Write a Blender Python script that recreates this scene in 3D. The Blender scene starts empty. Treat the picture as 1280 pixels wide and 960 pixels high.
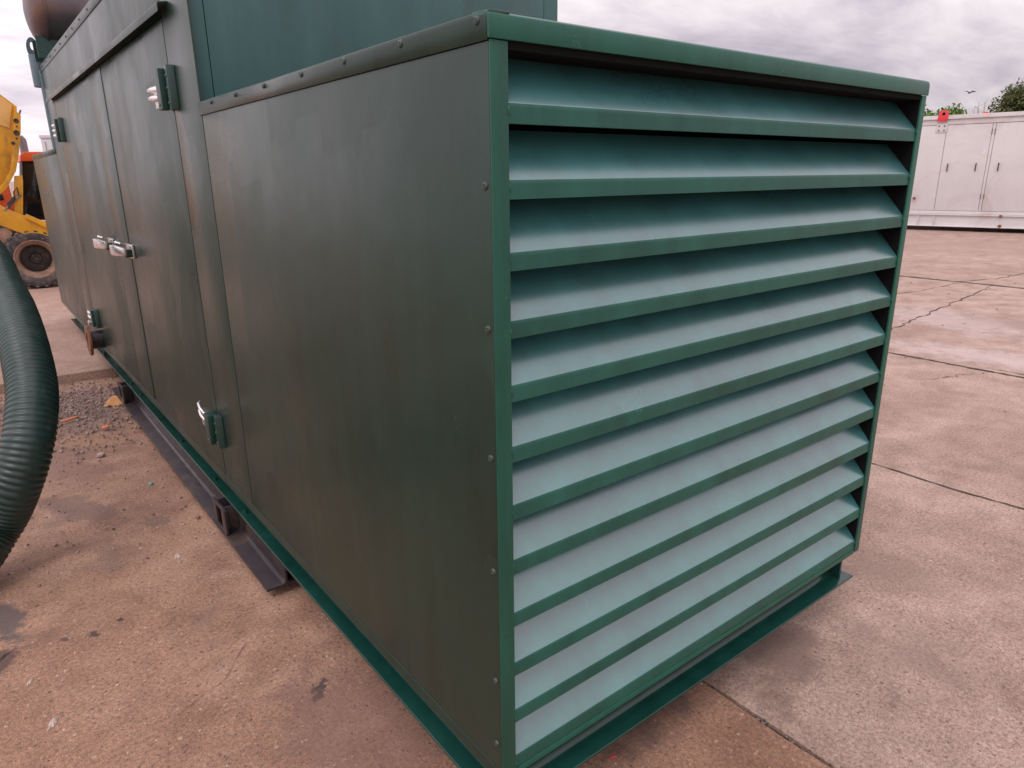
import bpy, bmesh, math, random
from mathutils import Vector, Matrix, Quaternion, noise as mnoise

random.seed(7)
SC = bpy.context.scene
COL = SC.collection

# ------------------------------------------------------------------ camera, world, sun, exposure
cam_d = bpy.data.cameras.new("camera")
cam_d.sensor_width = 36.0
cam_d.lens = 865.31 * 36 / 1280
cam_d.clip_start = 0.05
cam_d.clip_end = 4000
cam = bpy.data.objects.new("camera", cam_d)
cam.location = (-0.8173, -1.1145, 1.7664)
cam.rotation_euler = (1.2777, 0.0106, -0.6604)
COL.objects.link(cam)
SC.camera = cam

SUN_DIR = Vector((-0.50, -0.30, 0.81)).normalized()
sun_el = math.asin(SUN_DIR.z)
sun_az = math.atan2(SUN_DIR.x, SUN_DIR.y)
sl = bpy.data.lights.new("sun", 'SUN')
sl.energy = 1.0
sl.angle = math.radians(25)
sl.color = (1.0, 0.94, 0.90)
so = bpy.data.objects.new("sun", sl)
so.rotation_euler = SUN_DIR.to_track_quat('Z', 'Y').to_euler()
so.location = (0, 0, 20)
COL.objects.link(so)

SC.view_settings.view_transform = 'Standard'
SC.view_settings.look = 'None'
SC.view_settings.gamma = 1.0
SC.view_settings.exposure = 0.0


class NT:
    """small node-tree helper"""
    def __init__(self, tree):
        self.t = tree
        self.n = tree.nodes
        self.l = tree.links

    def node(self, kind, **kw):
        nd = self.n.new(kind)
        for k, v in kw.items():
            if k.startswith('i_'):
                nd.inputs[k[2:].replace('_', ' ')].default_value = v
            else:
                setattr(nd, k, v)
        return nd

    def link(self, a, b):
        self.l.new(a, b)

    def math(self, op, a, b=None, clamp=False):
        nd = self.n.new('ShaderNodeMath')
        nd.operation = op
        nd.use_clamp = clamp
        for i, v in enumerate((a, b)):
            if v is None:
                continue
            if isinstance(v, (int, float)):
                nd.inputs[i].default_value = v
            else:
                self.link(v, nd.inputs[i])
        return nd.outputs[0]

    def mix(self, f, a, b, mode='MIX'):
        nd = self.n.new('ShaderNodeMix')
        nd.data_type = 'RGBA'
        nd.blend_type = mode
        for s, v in ((nd.inputs[0], f), (nd.inputs[6], a), (nd.inputs[7], b)):
            if isinstance(v, (int, float)):
                s.default_value = v
            elif isinstance(v, (tuple, list)):
                s.default_value = (*v[:3], 1)
            else:
                self.link(v, s)
        return nd.outputs[2]

    def ramp(self, f, stops):
        nd = self.n.new('ShaderNodeValToRGB')
        e = nd.color_ramp.elements
        while len(e) < len(stops):
            e.new(0.5)
        for el, (p, c) in zip(e, stops):
            el.position = p
            if isinstance(c, (int, float)):
                c = (c, c, c)
            el.color = (*c[:3], 1)
        self.link(f, nd.inputs[0])
        return nd.outputs[0]

    def noise(self, vec, scale, detail=3, rough=0.55, dist=0.0):
        nd = self.node('ShaderNodeTexNoise')
        nd.inputs['Scale'].default_value = scale
        nd.inputs['Detail'].default_value = detail
        nd.inputs['Roughness'].default_value = rough
        nd.inputs['Distortion'].default_value = dist
        if vec is not None:
            self.link(vec, nd.inputs['Vector'])
        return nd.outputs[0]

    def voro(self, vec, scale, feature='F1', rnd=1.0):
        nd = self.node('ShaderNodeTexVoronoi', feature=feature)
        nd.inputs['Scale'].default_value = scale
        nd.inputs['Randomness'].default_value = rnd
        self.link(vec, nd.inputs['Vector'])
        return nd

    def mapping(self, vec, scale=(1, 1, 1), rot=(0, 0, 0), loc=(0, 0, 0)):
        nd = self.node('ShaderNodeMapping')
        nd.inputs['Scale'].default_value = scale
        nd.inputs['Rotation'].default_value = rot
        nd.inputs['Location'].default_value = loc
        self.link(vec, nd.inputs['Vector'])
        return nd.outputs[0]

    def coord(self, which='Object'):
        return self.node('ShaderNodeTexCoord').outputs[which]

    def bump(self, h, strength=0.3, dist=0.01, normal=None):
        nd = self.node('ShaderNodeBump')
        nd.inputs['Strength'].default_value = strength
        nd.inputs['Distance'].default_value = dist
        self.link(h, nd.inputs['Height'])
        if normal is not None:
            self.link(normal, nd.inputs['Normal'])
        return nd.outputs[0]


# world: physical sky behind a broken overcast layer
world = bpy.data.worlds.new("World")
SC.world = world
world.use_nodes = True
W = NT(world.node_tree)
W.n.clear()
sky = W.node('ShaderNodeTexSky', sky_type='NISHITA')
sky.sun_disc = False
sky.sun_elevation = sun_el
sky.sun_rotation = sun_az
sky.air_density = 1.0
sky.dust_density = 2.0
d = W.coord('Generated')
sep = W.node('ShaderNodeSeparateXYZ')
W.link(d, sep.inputs[0])
zc = W.math('MAXIMUM', sep.outputs[2], 0.0)
zden = W.math('ADD', zc, 0.22)
comb = W.node('ShaderNodeCombineXYZ')
W.link(W.math('DIVIDE', sep.outputs[0], zden), comb.inputs[0])
W.link(W.math('DIVIDE', sep.outputs[1], zden), comb.inputs[1])
cl = comb.outputs[0]
n1 = W.noise(W.mapping(cl, (0.8, 1.25, 1), (0, 0, 0.5), (1.3, 0.4, 0)), 1.15, 7, 0.55, 0.6)
n2 = W.noise(W.mapping(cl, (1, 1.6, 1), (0, 0, 0.5), (4.1, 7.7, 2.0)), 3.2, 6, 0.6, 0.4)
nsum = W.math('ADD', W.math('MULTIPLY', n1, 0.68), W.math('MULTIPLY', n2, 0.32))
ccol = W.ramp(nsum, [(0.35, (0.53, 0.475, 0.55)), (0.45, (0.72, 0.635, 0.70)), (0.54, (0.90, 0.81, 0.85)), (0.64, (1.06, 0.98, 1.0))])
# the overcast dome is brighter overhead than at the horizon, and brighter on the side the sun is hidden
lum = W.math('ADD', W.math('MULTIPLY', zc, 1.25), 0.80)
west = W.node('ShaderNodeVectorMath', operation='DOT_PRODUCT')
W.link(d, west.inputs[0])
west.inputs[1].default_value = (-0.80, 0.55, 0.0)
lum = W.math('ADD', lum, W.math('MULTIPLY', W.math('MAXIMUM', west.outputs['Value'], 0.0), 0.70))
vm = W.node('ShaderNodeVectorMath', operation='SCALE')
W.link(ccol, vm.inputs[0])
W.link(W.math('MULTIPLY', lum, 10.0), vm.inputs['Scale'])
skymix = W.mix(0.93, sky.outputs[0], vm.outputs[0])
bg = W.node('ShaderNodeBackground')
bg.inputs['Strength'].default_value = 0.1
W.link(skymix, bg.inputs['Color'])
wo = W.node('ShaderNodeOutputWorld')
W.link(bg.outputs[0], wo.inputs['Surface'])


# ------------------------------------------------------------------ helpers
def new_mat(name):
    m = bpy.data.materials.new(name)
    m.use_nodes = True
    nt = NT(m.node_tree)
    nt.n.clear()
    out = nt.node('ShaderNodeOutputMaterial')
    p = nt.node('ShaderNodeBsdfPrincipled')
    nt.link(p.outputs[0], out.inputs['Surface'])
    return m, nt, p


def setp(nt, p, name, v):
    if isinstance(v, (int, float)):
        p.inputs[name].default_value = v
    elif isinstance(v, (tuple, list)):
        p.inputs[name].default_value = (*v[:3], 1)
    else:
        nt.link(v, p.inputs[name])


def simple_mat(name, c, rough=0.5, metal=0.0, var=0.12, nscale=9.0, bump=0.1, bscale=60.0, spec=0.5, dirt=None, dirt_amt=0.0):
    """painted / plain surface with mottled colour, uneven gloss and fine relief"""
    m, nt, p = new_mat(name)
    co = nt.coord()
    n = nt.noise(co, nscale, 5, 0.6)
    lo = tuple(max(0, x * (1 - var)) for x in c)
    hi = tuple(x * (1 + var) for x in c)
    colr = nt.mix(nt.ramp(n, [(0.3, 0.0), (0.7, 1.0)]), lo, hi)
    if dirt is not None:
        n3 = nt.noise(co, nscale * 0.7, 8, 0.7, 1.2)
        f = nt.ramp(n3, [(0.52 - 0.25 * dirt_amt, 0.0), (0.75 - 0.2 * dirt_amt, 1.0)])
        colr = nt.mix(f, colr, dirt)
    setp(nt, p, 'Base Color', colr)
    r = nt.math('ADD', nt.math('MULTIPLY', nt.noise(co, nscale * 1.7, 4), 0.3), rough - 0.15)
    setp(nt, p, 'Roughness', r)
    setp(nt, p, 'Metallic', metal)
    setp(nt, p, 'Specular IOR Level', spec)
    setp(nt, p, 'Normal', nt.bump(nt.noise(co, bscale, 4), bump, 0.004))
    return m


def box(bm, x0, x1, y0, y1, z0, z1):
    vs = [bm.verts.new(v) for v in ((x0, y0, z0), (x1, y0, z0), (x1, y1, z0), (x0, y1, z0), (x0, y0, z1), (x1, y0, z1), (x1, y1, z1), (x0, y1, z1))]
    for f in ((0, 3, 2, 1), (4, 5, 6, 7), (0, 1, 5, 4), (1, 2, 6, 5), (2, 3, 7, 6), (3, 0, 4, 7)):
        bm.faces.new([vs[i] for i in f])
    return vs


def prism(bm, pts, axis, a0, a1):
    """extrude a closed 2-D outline along an axis. axis 0: pts are (y,z); 1: (x,z); 2: (x,y)"""
    def mk(p, a):
        if axis == 0:
            return (a, p[0], p[1])
        if axis == 1:
            return (p[0], a, p[1])
        return (p[0], p[1], a)
    va = [bm.verts.new(mk(p, a0)) for p in pts]
    vb = [bm.verts.new(mk(p, a1)) for p in pts]
    n = len(pts)
    for i in range(n):
        j = (i + 1) % n
        bm.faces.new((va[i], va[j], vb[j], vb[i]))
    bm.faces.new(va[::-1])
    bm.faces.new(vb)
    return va + vb


def tube(bm, path, radii, seg=12, cap=True, smooth=True):
    """round tube along a list of points"""
    path = [Vector(p) for p in path]
    if isinstance(radii, (int, float)):
        radii = [radii] * len(path)
    rings = []
    up = None
    for i, p in enumerate(path):
        a = path[max(i - 1, 0)]
        b = path[min(i + 1, len(path) - 1)]
        t = (b - a)
        if t.length < 1e-9:
            t = Vector((0, 0, 1))
        t.normalize()
        if up is None:
            up = Vector((0, 0, 1)) if abs(t.z) < 0.9 else Vector((1, 0, 0))
        s = t.cross(up)
        if s.length < 1e-6:
            s = t.cross(Vector((0.3, 1, 0.2)))
        s.normalize()
        up = s.cross(t).normalized()
        rings.append([bm.verts.new(p + (s * math.cos(2 * math.pi * k / seg) + up * math.sin(2 * math.pi * k / seg)) * radii[i]) for k in range(seg)])
    for r0, r1 in zip(rings, rings[1:]):
        for k in range(seg):
            f = bm.faces.new((r0[k], r0[(k + 1) % seg], r1[(k + 1) % seg], r1[k]))
            f.smooth = smooth
    if cap:
        bm.faces.new(rings[0][::-1])
        bm.faces.new(rings[-1])
    return rings


def lathe(bm, prof, center, axis, seg=32):
    """profile of (radius, along) turned round an axis through center"""
    axis = Vector(axis).normalized()
    c = Vector(center)
    s = axis.orthogonal().normalized()
    u = axis.cross(s)
    rings = []
    for r, a in prof:
        if r < 1e-5:
            rings.append([bm.verts.new(c + axis * a)])
        else:
            rings.append([bm.verts.new(c + axis * a + (s * math.cos(2 * math.pi * k / seg) + u * math.sin(2 * math.pi * k / seg)) * r) for k in range(seg)])
    for r0, r1 in zip(rings, rings[1:]):
        for k in range(seg):
            k2 = (k + 1) % seg
            if len(r0) == 1 and len(r1) == 1:
                continue
            if len(r0) == 1:
                f = bm.faces.new((r0[0], r1[k2], r1[k]))
            elif len(r1) == 1:
                f = bm.faces.new((r0[k], r0[k2], r1[0]))
            else:
                f = bm.faces.new((r0[k], r0[k2], r1[k2], r1[k]))
            f.smooth = True


def bevel(bm, w, seg=2, ang=30):
    es = [e for e in bm.edges if len(e.link_faces) == 2 and e.calc_face_angle(0) > math.radians(ang)]
    if es:
        bmesh.ops.bevel(bm, geom=es, offset=w, segments=seg, affect='EDGES', profile=0.6, clamp_overlap=True)


def build(name, bm, mat, parent=None, loc=(0, 0, 0), bev=0.0, seg=2, sharp=35):
    bmesh.ops.recalc_face_normals(bm, faces=bm.faces)
    if bev:
        bevel(bm, bev, seg)
        for f in bm.faces:
            f.smooth = True
    me = bpy.data.meshes.new(name)
    bm.to_mesh(me)
    bm.free()
    for m in (mat if isinstance(mat, (list, tuple)) else [mat]):
        me.materials.append(m)
    if hasattr(me, 'set_sharp_from_angle'):
        me.set_sharp_from_angle(angle=math.radians(sharp))
    o = bpy.data.objects.new(name, me)
    COL.objects.link(o)
    if parent is not None:
        o.parent = parent
    o.location = loc
    return o


def copy_of(o, parent, loc, rot=None, deep=True):
    c = o.copy()
    COL.objects.link(c)
    c.parent = parent
    c.location = loc
    if rot is not None:
        c.rotation_euler = rot
    if deep:
        for ch in list(o.children):
            d2 = ch.copy()
            COL.objects.link(d2)
            d2.parent = c
    return c


def empty(name, loc=(0, 0, 0), rz=0.0):
    o = bpy.data.objects.new(name, None)
    o.empty_display_size = 0.2
    COL.objects.link(o)
    o.location = loc
    o.rotation_euler = (0, 0, rz)
    return o


def tag(o, label=None, cat=None, group=None, kind=None):
    if label:
        o['label'] = label
    if cat:
        o['category'] = cat
    if group:
        o['group'] = group
    if kind:
        o['kind'] = kind
    return o


BM = bmesh.new
PI = math.pi

# ------------------------------------------------------------------ materials
def paint_green(name, base, rough, streak=1.0, pale_tint=0.0, peel=0.16, spec=0.5, coat=0.0, roller=1.0, buckle=0.14):
    m, nt, p = new_mat(name)
    oi = nt.node('ShaderNodeObjectInfo')
    va = nt.node('ShaderNodeVectorMath', operation='ADD')
    nt.link(nt.coord(), va.inputs[0])
    cx = nt.node('ShaderNodeCombineXYZ')
    nt.link(nt.math('MULTIPLY', oi.outputs['Random'], 53.0), cx.inputs[0])
    nt.link(nt.math('MULTIPLY', oi.outputs['Random'], 31.0), cx.inputs[1])
    nt.link(cx.outputs[0], va.inputs[1])
    co = va.outputs[0]
    st = nt.noise(nt.mapping(co, (7.0, 7.0, 0.55)), 1.6, 5, 0.6)          # brush / wipe streaks running down
    pa = nt.noise(co, 2.1, 4, 0.6, 0.5)                                     # broad patches of thicker paint
    fi = nt.noise(co, 420.0, 2, 0.5)
    lo = tuple(x * 0.72 for x in base)
    hi = tuple(x * 1.28 for x in base)
    c = nt.mix(nt.ramp(nt.math('ADD', nt.math('MULTIPLY', st, 0.5), nt.math('MULTIPLY', pa, 0.5)), [(0.36, 0.0), (0.64, 1.0)]), lo, hi)
    if pale_tint > 0:
        dn = nt.noise(co, 5.5, 6, 0.65, 0.4)
        c = nt.mix(nt.math('MULTIPLY', nt.ramp(dn, [(0.25, 0.55), (0.75, 1.0)]), pale_tint), c, (0.32, 0.36, 0.39))  # grey veil: dust on the front face, painted light on the blade slopes
    # specks, chips and runs
    ch = nt.voro(co, 58.0)
    chn = nt.noise(co, 9.0, 2)
    chip = nt.math('MULTIPLY', nt.math('LESS_THAN', ch.outputs['Distance'], 0.050), nt.math('GREATER_THAN', chn, 0.55))
    c = nt.mix(nt.math('MULTIPLY', chip, 0.6), c, (0.010, 0.022, 0.020))
    ro = nt.voro(nt.mapping(co, (1.7, 1.7, 0.9), (0.03, 0.02, 0.05)), 1.9)
    ro.distance = 'CHEBYCHEV'
    rs = nt.node('ShaderNodeSeparateColor')
    nt.link(ro.outputs['Color'], rs.inputs[0])
    c = nt.mix(nt.math('MULTIPLY', rs.outputs[1], 0.35 * roller), c, tuple(x * 1.5 for x in base))
    # hair scuffs
    sc1 = nt.math('ABSOLUTE', nt.math('SUBTRACT', nt.noise(co, 6.5, 3, 0.6, 1.5), 0.5))
    sc2 = nt.noise(nt.mapping(co, loc=(3.0, 9.0, 1.0)), 5.0, 3)
    scf = nt.math('MULTIPLY', nt.math('LESS_THAN', sc1, 0.0022), nt.math('GREATER_THAN', sc2, 0.645))
    c = nt.mix(nt.math('MULTIPLY', scf, 0.28), c, tuple(min(0.5, x * 4 + 0.05) for x in base))
    setp(nt, p, 'Base Color', c)
    r = nt.math('ADD', nt.math('MULTIPLY', st, 0.10 * streak), nt.math('MULTIPLY', pa, 0.30))
    r = nt.math('ADD', r, nt.math('MULTIPLY', rs.outputs[0], 0.10 * roller))
    setp(nt, p, 'Roughness', nt.math('ADD', r, rough - 0.20))
    setp(nt, p, 'Specular IOR Level', spec)
    if coat:
        setp(nt, p, 'Coat Weight', coat)
        setp(nt, p, 'Coat Roughness', 0.22)
        setp(nt, p, 'Coat IOR', 1.80)
    b1 = nt.bump(nt.noise(co, 330.0, 3, 0.6), peel, 0.0012)
    b2 = nt.bump(nt.noise(nt.mapping(co, (16, 16, 3.5)), 2.0, 4), 0.10 * streak, 0.006, b1)
    b3 = nt.bump(nt.noise(co, 1.7, 3), buckle, 0.03, b2)
    setp(nt, p, 'Normal', b3)
    return m


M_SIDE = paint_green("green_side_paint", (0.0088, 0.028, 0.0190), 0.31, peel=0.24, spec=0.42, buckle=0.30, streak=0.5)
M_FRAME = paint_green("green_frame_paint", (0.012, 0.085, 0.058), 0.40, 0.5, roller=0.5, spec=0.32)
M_BLADE = paint_green("green_blade_paint", (0.014, 0.086, 0.064), 0.42, 0.4, pale_tint=0.0, roller=0.4, spec=0.32)
M_BLADE_LIT = paint_green("green_blade_lit", (0.024, 0.135, 0.134), 0.34, 0.4, pale_tint=0.07, spec=0.7, coat=1.0, roller=0.3)  # paler copy of the blade paint, sky light put into its colour
M_TEAL = paint_green("green_front_paint", (0.020, 0.082, 0.078), 0.45, 0.6, pale_tint=0.10)
M_RAIL = paint_green("green_rail_paint", (0.007, 0.041, 0.032), 0.22, 0.3, roller=0.4, peel=0.08)
M_HINGE = paint_green("green_hinge_paint", (0.006, 0.036, 0.028), 0.35, 0.3)
M_DARK = simple_mat("dark_inner_shade", (0.009, 0.0095, 0.0095), 0.9, spec=0.05)  # near-black colour that paints in the shade of recesses and gaps
M_SKID = simple_mat("black_skid_paint", (0.030, 0.023, 0.027), 0.33, var=0.25, dirt=(0.10, 0.065, 0.055), dirt_amt=0.05, bscale=120, spec=0.38)
M_CHROME = simple_mat("bright_zinc", (0.80, 0.77, 0.76), 0.26, metal=0.9, var=0.08, nscale=40)
M_SCREW = simple_mat("painted_screw", (0.055, 0.075, 0.065), 0.33, metal=0.3, nscale=60)
M_RUST = simple_mat("rusty_steel", (0.26, 0.105, 0.045), 0.8, var=0.45, nscale=24, bump=0.5, dirt=(0.10, 0.045, 0.028), dirt_amt=0.4)
M_SILENCER = simple_mat("weathered_silencer_steel", (0.105, 0.080, 0.088), 0.36, metal=0.5, var=0.35, nscale=3.0, bump=0.2, dirt=(0.16, 0.085, 0.062), dirt_amt=0.12)
M_BLUEGREY = simple_mat("blue_grey_paint", (0.10, 0.16, 0.19), 0.45)

ZG = 0.30          # underside of the canopy above the yard
WD, HT, LN = 1.804, 1.75, 9.286

# ------------------------------------------------------------------ generator canopy
gen = empty("generator_canopy", (0.0, 0.0, 0.0))
tag(gen, "big dark green steel generator canopy with a louvred end, filling the middle of the yard", "generator")


def gp(name, bm, mat, bev=0.0015, seg=2, parent=None, sharp=35):
    par = parent or gen
    return build(name, bm, mat, par, (0, 0, ZG) if par is gen else (0, 0, 0), bev, seg, sharp)


T = 0.008
# louvred end: frame
bm = BM()
prism(bm, [(0.0, 0.0), (0.042, 0.0), (0.042, 0.006), (0.010, 0.006), (0.010, 0.0035), (0.0, 0.0035)], 2, 0.0, 1.704)
gp("frame_upright", bm, M_FRAME, 0.0012, 2)
bm = BM()
prism(bm, [(WD, 0.0), (WD - 0.032, 0.0), (WD - 0.032, 0.006), (WD - 0.004, 0.006), (WD - 0.004, 0.049), (WD, 0.049)], 2, 0.0, 1.704)
gp("frame_upright", bm, M_FRAME, 0.0012, 2)
for x0, x1 in ((0.010, 0.040), (WD - 0.030, WD - 0.0085)):
    bm = BM()
    box(bm, x0, x1, 0.0065, 0.50, 0.0, 1.704)
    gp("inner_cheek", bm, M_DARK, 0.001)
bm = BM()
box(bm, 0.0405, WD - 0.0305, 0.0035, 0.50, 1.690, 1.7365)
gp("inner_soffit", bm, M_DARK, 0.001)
bm = BM()
# folded top angle of the end, its lower lip 45 mm deep and rounded over the top
prism(bm, [(-0.004, 1.705), (-0.004, 1.738), (0.0, 1.747), (0.010, 1.752), (0.05, 1.754), (0.05, 1.745), (0.005, 1.740), (0.003, 1.705)], 0, -0.003, WD + 0.002)
gp("frame_rail", bm, M_FRAME, 0.001, 2, sharp=60)
bm = BM()
box(bm, 0.043, WD - 0.033, 0.001, 0.05, -0.004, 0.013)
gp("frame_rail", bm, M_FRAME, 0.002)

# twelve louvre blades, each a folded sheet: 48 degree slope and an upright lip
pitch, zl0 = 0.1406, 1.5961
ang = math.radians(48.5)
bm = BM()
t = 0.003
xa, xb = 0.0405, WD - 0.0305
ca, sa = math.cos(ang), math.sin(ang)
rad = 0.006
pts_out = [(0.004, -0.035), (0.004, -rad)]
for k in range(1, 5):           # rounded bend
    a = k / 4 * (PI / 2 - (PI / 2 - ang) + 0) if False else k / 4.0
    # quadratic blend from vertical into the slope
    p0, p1, p2 = Vector((0.004, -rad)), Vector((0.004, 0.0)), Vector((0.004 + ca * rad, sa * rad))
    q = p0 * (1 - a) ** 2 + p1 * 2 * a * (1 - a) + p2 * a * a
    pts_out.append((q.x, q.y))
Lb = 0.135
pts_out.append((0.004 + ca * Lb, sa * Lb))
pts_in = [(0.004 + ca * Lb + sa * t, sa * Lb - ca * t), (0.004 + t + 0.001, -t * 0.4), (0.004 + t, -0.031), (0.016, -0.031), (0.016, -0.035)]
vs = prism(bm, pts_out + pts_in, 0, xa, xb)
me_obj = gp("louvre_blade", bm, [M_BLADE, M_BLADE_LIT, M_DARK], 0.0, sharp=70)
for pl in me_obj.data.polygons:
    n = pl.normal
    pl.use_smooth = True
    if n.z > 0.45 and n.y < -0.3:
        pl.material_index = 1  # slope faces get the copy with light painted in
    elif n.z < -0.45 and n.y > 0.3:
        pl.material_index = 2  # undersides get the painted shade colour
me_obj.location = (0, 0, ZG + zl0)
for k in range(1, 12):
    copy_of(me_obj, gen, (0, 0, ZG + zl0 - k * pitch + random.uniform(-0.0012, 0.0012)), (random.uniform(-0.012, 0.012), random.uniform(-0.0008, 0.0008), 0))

# small weld beads where each lip meets the uprights
bm = BM()
bmesh.ops.create_icosphere(bm, subdivisions=2, radius=1.0)
for v in bm.verts:
    v.co = Vector((v.co.x * 0.0035, v.co.y * 0.0030, v.co.z * 0.010)) * (1 + 0.25 * mnoise.noise(v.co * 2.0))
for f in bm.faces:
    f.smooth = True
bead = build("weld_bead", bm, M_FRAME, gen, (0.0425, 0.001, ZG + zl0 - 0.012))
for k in range(12):
    for x in (0.0425, WD - 0.0325):
        if k or x > 1:
            copy_of(bead, gen, (x, 0.002, ZG + zl0 - k * pitch - random.uniform(0.004, 0.024)), (random.uniform(-0.3, 0.3), random.uniform(-0.4, 0.4), random.uniform(0, 6)))

# dark chamber behind the blades
bm = BM()
box(bm, 0.02, WD - 0.02, 0.52, 0.53, 0.0, 1.72)
gp("radiator_bulkhead", bm, M_DARK, 0)
bm = BM()
box(bm, 0.012, 0.02, 0.53, LN - 0.02, 0.02, 1.70)
box(bm, 0.012, 0.02, 1.96, 6.8, 1.70, 2.40)
box(bm, 0.02, WD - 0.02, 0.53, LN - 0.02, -0.002, 0.006)
gp("light_block_shell", bm, M_DARK, 0)  # added liner, blocks light behind the panel gaps

# side skin, from the louvred end backwards
def side_panel(name, y0, y1, z0, z1, x=0.0, mat=None, bev=0.002):
    bm = BM()
    box(bm, x, x + T, y0, y1, z0, z1)
    return gp(name, bm, mat or M_SIDE, bev)


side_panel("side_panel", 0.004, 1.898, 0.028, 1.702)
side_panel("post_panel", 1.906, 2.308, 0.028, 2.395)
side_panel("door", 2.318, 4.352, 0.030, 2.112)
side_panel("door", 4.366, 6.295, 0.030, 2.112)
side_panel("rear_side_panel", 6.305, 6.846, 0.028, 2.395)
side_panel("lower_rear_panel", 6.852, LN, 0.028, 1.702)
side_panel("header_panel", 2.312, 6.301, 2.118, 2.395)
# lapping strip of the double door
bm = BM()
box(bm, -0.003, -0.0002, 3.905, 4.345, 0.035, 2.105)
gp("lap_strip", bm, M_SIDE, 0.0012)

# cap angles along the top edges
def cap_side(name, y0, y1, ztop, drop=0.048, wid=0.05):
    bm = BM()
    prism(bm, [(-0.004, ztop - drop), (-0.004, ztop - 0.008), (-0.001, ztop + 0.001), (0.006, ztop + 0.004), (wid, ztop + 0.004), (wid, ztop), (0.0, ztop - 0.003), (-0.0002, ztop - drop)], 1, y0, y1)
    return gp(name, bm, M_SIDE, 0.0008, 1, sharp=60)


cap_side("cap_angle", 0.004, 1.926, 1.75)
cap_side("cap_angle", 6.85, LN, 1.75)
cap_side("cap_angle", 1.93, 6.85, 2.452, 0.060)
# roof sheets
bm = BM(); box(bm, 0.012, WD - 0.0015, 0.012, 1.93, 1.738, 1.7445); gp("roof_sheet", bm, M_FRAME, 0.001)
bm = BM(); box(bm, 0.03, WD + 0.04, 1.96, 6.84, 2.44, 2.451); gp("roof_sheet", bm, M_FRAME, 0.001)
bm = BM(); box(bm, 0.03, WD - 0.002, 6.852, LN, 1.738, 1.749); gp("roof_sheet", bm, M_FRAME, 0.001)
# far side and rear (seen only from other places)
bm = BM(); box(bm, WD - T, WD, 0.05, LN, 0.0, 1.738); gp("far_side_panel", bm, M_SIDE, 0.001)
bm = BM(); box(bm, WD + 0.05, WD + 0.058, 1.94, 6.85, 1.75, 2.44); gp("far_side_panel", bm, M_SIDE, 0.001)
bm = BM(); box(bm, 0.01, WD - 0.01, LN - 0.006, LN + 0.002, 0.0, 1.738); gp("rear_panel", bm, M_SIDE, 0.001)
bm = BM(); box(bm, 0.004, WD + 0.04, 6.846, 6.852, 1.752, 2.44); gp("rear_panel", bm, M_SIDE, 0.001)
# raised front face
bm = BM(); box(bm, 0.0085, 0.0625, 1.930, 1.938, 1.755, 2.446); gp("corner_fold", bm, M_TEAL, 0.0015)
bm = BM(); box(bm, 0.0655, 1.766, 1.930, 1.938, 1.755, 2.446); gp("front_panel", bm, M_TEAL, 0.0015)
bm = BM(); box(bm, 1.769, WD + 0.058, 1.930, 1.938, 1.755, 2.446); gp("corner_fold", bm, M_TEAL, 0.0015)
bm = BM(); box(bm, 0.01, WD + 0.05, 1.942, 1.948, 1.752, 2.44); gp("light_block_shell", bm, M_DARK, 0)  # added sheet behind the raised face to stop light

# rain gutter over the doors: folded lip, ends cut square
bm = BM()
prism(bm, [(0.0, 2.152), (-0.012, 2.150), (-0.036, 2.146), (-0.040, 2.140), (-0.040, 2.112), (-0.036, 2.112), (-0.035, 2.136), (-0.012, 2.140), (0.0, 2.141)], 1, 2.19, 6.50)
gp("rain_gutter", bm, M_SIDE, 0.001, 2)

# screws
bm = BM()
lathe(bm, [(0.0, 0.0052), (0.0022, 0.0050), (0.0026, 0.0028), (0.0040, 0.0052), (0.0070, 0.0040), (0.0084, 0.0012), (0.0086, -0.001)], (0, 0, 0), (-1, 0, 0), 14)
screw = build("screw", bm, M_SCREW, gen)
first = True
spots = [(-0.004, y, 1.738) for y in (0.031, 0.316, 0.598, 0.873, 1.175, 1.459, 1.746)]
spots += [(0.0, 0.021, z) for z in (1.447, 1.163, 0.876, 0.595, 0.294, 0.107)]
spots += [(-0.004, 1.97 + 0.335 * k, 2.424) for k in range(15)]
spots += [(-0.004, 7.1 + 0.33 * k, 1.730) for k in range(7)]
for s in spots:
    q = (s[0], s[1], s[2] + ZG)
    if first:
        screw.location = q
        first = False
    else:
        c = copy_of(screw, gen, q, (random.uniform(0, 6), 0, 0))

# base rails: web and bottom flange, with a rolled fillet between them
fil = []
for k in range(7):
    a = k / 6 * PI / 2
    fil.append((0.020 * (1 - math.sin(a)), 0.020 * (1 - math.cos(a))))
pr = [(0.058 - 0.0, 0.0 - 0.004)]
prof = [(0.056, -0.006), (0.056, -0.072)]
for k in range(1, 9):
    a = k / 8 * PI / 2
    prof.append((0.056 - 0.023 * (1 - math.cos(a)), -0.072 - 0.023 * math.sin(a)))
prof += [(-0.012, -0.095), (-0.012, -0.104), (0.064, -0.104), (0.064, -0.006)]
bm = BM()
prism(bm, prof, 0, -0.010, 1.762)
gp("base_rail", bm, M_RAIL, 0.0026, 3, sharp=50)
prof2 = [(0.050, -0.020), (0.050, -0.082)]
for k in range(1, 6):
    a = k / 5 * PI / 2
    prof2.append((0.050 - 0.016 * (1 - math.cos(a)), -0.082 - 0.014 * math.sin(a)))
prof2 += [(-0.011, -0.0965), (-0.011, -0.106), (0.060, -0.106), (0.060, -0.020)]
bm = BM()
prism(bm, prof2, 1, 0.058, 8.4)
gp("base_rail", bm, M_RAIL, 0.0026, 3, sharp=50)
bm = BM()
prism(bm, [(-0.0008, 0.0255), (-0.0012, -0.014), (0.004, -0.0185), (0.062, -0.0185), (0.062, -0.012), (0.009, -0.012), (0.009, 0.0255)], 1, 0.006, LN)
gp("sill_strip", bm, M_SIDE, 0.0022, 3, sharp=50)
bm = BM()
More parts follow.
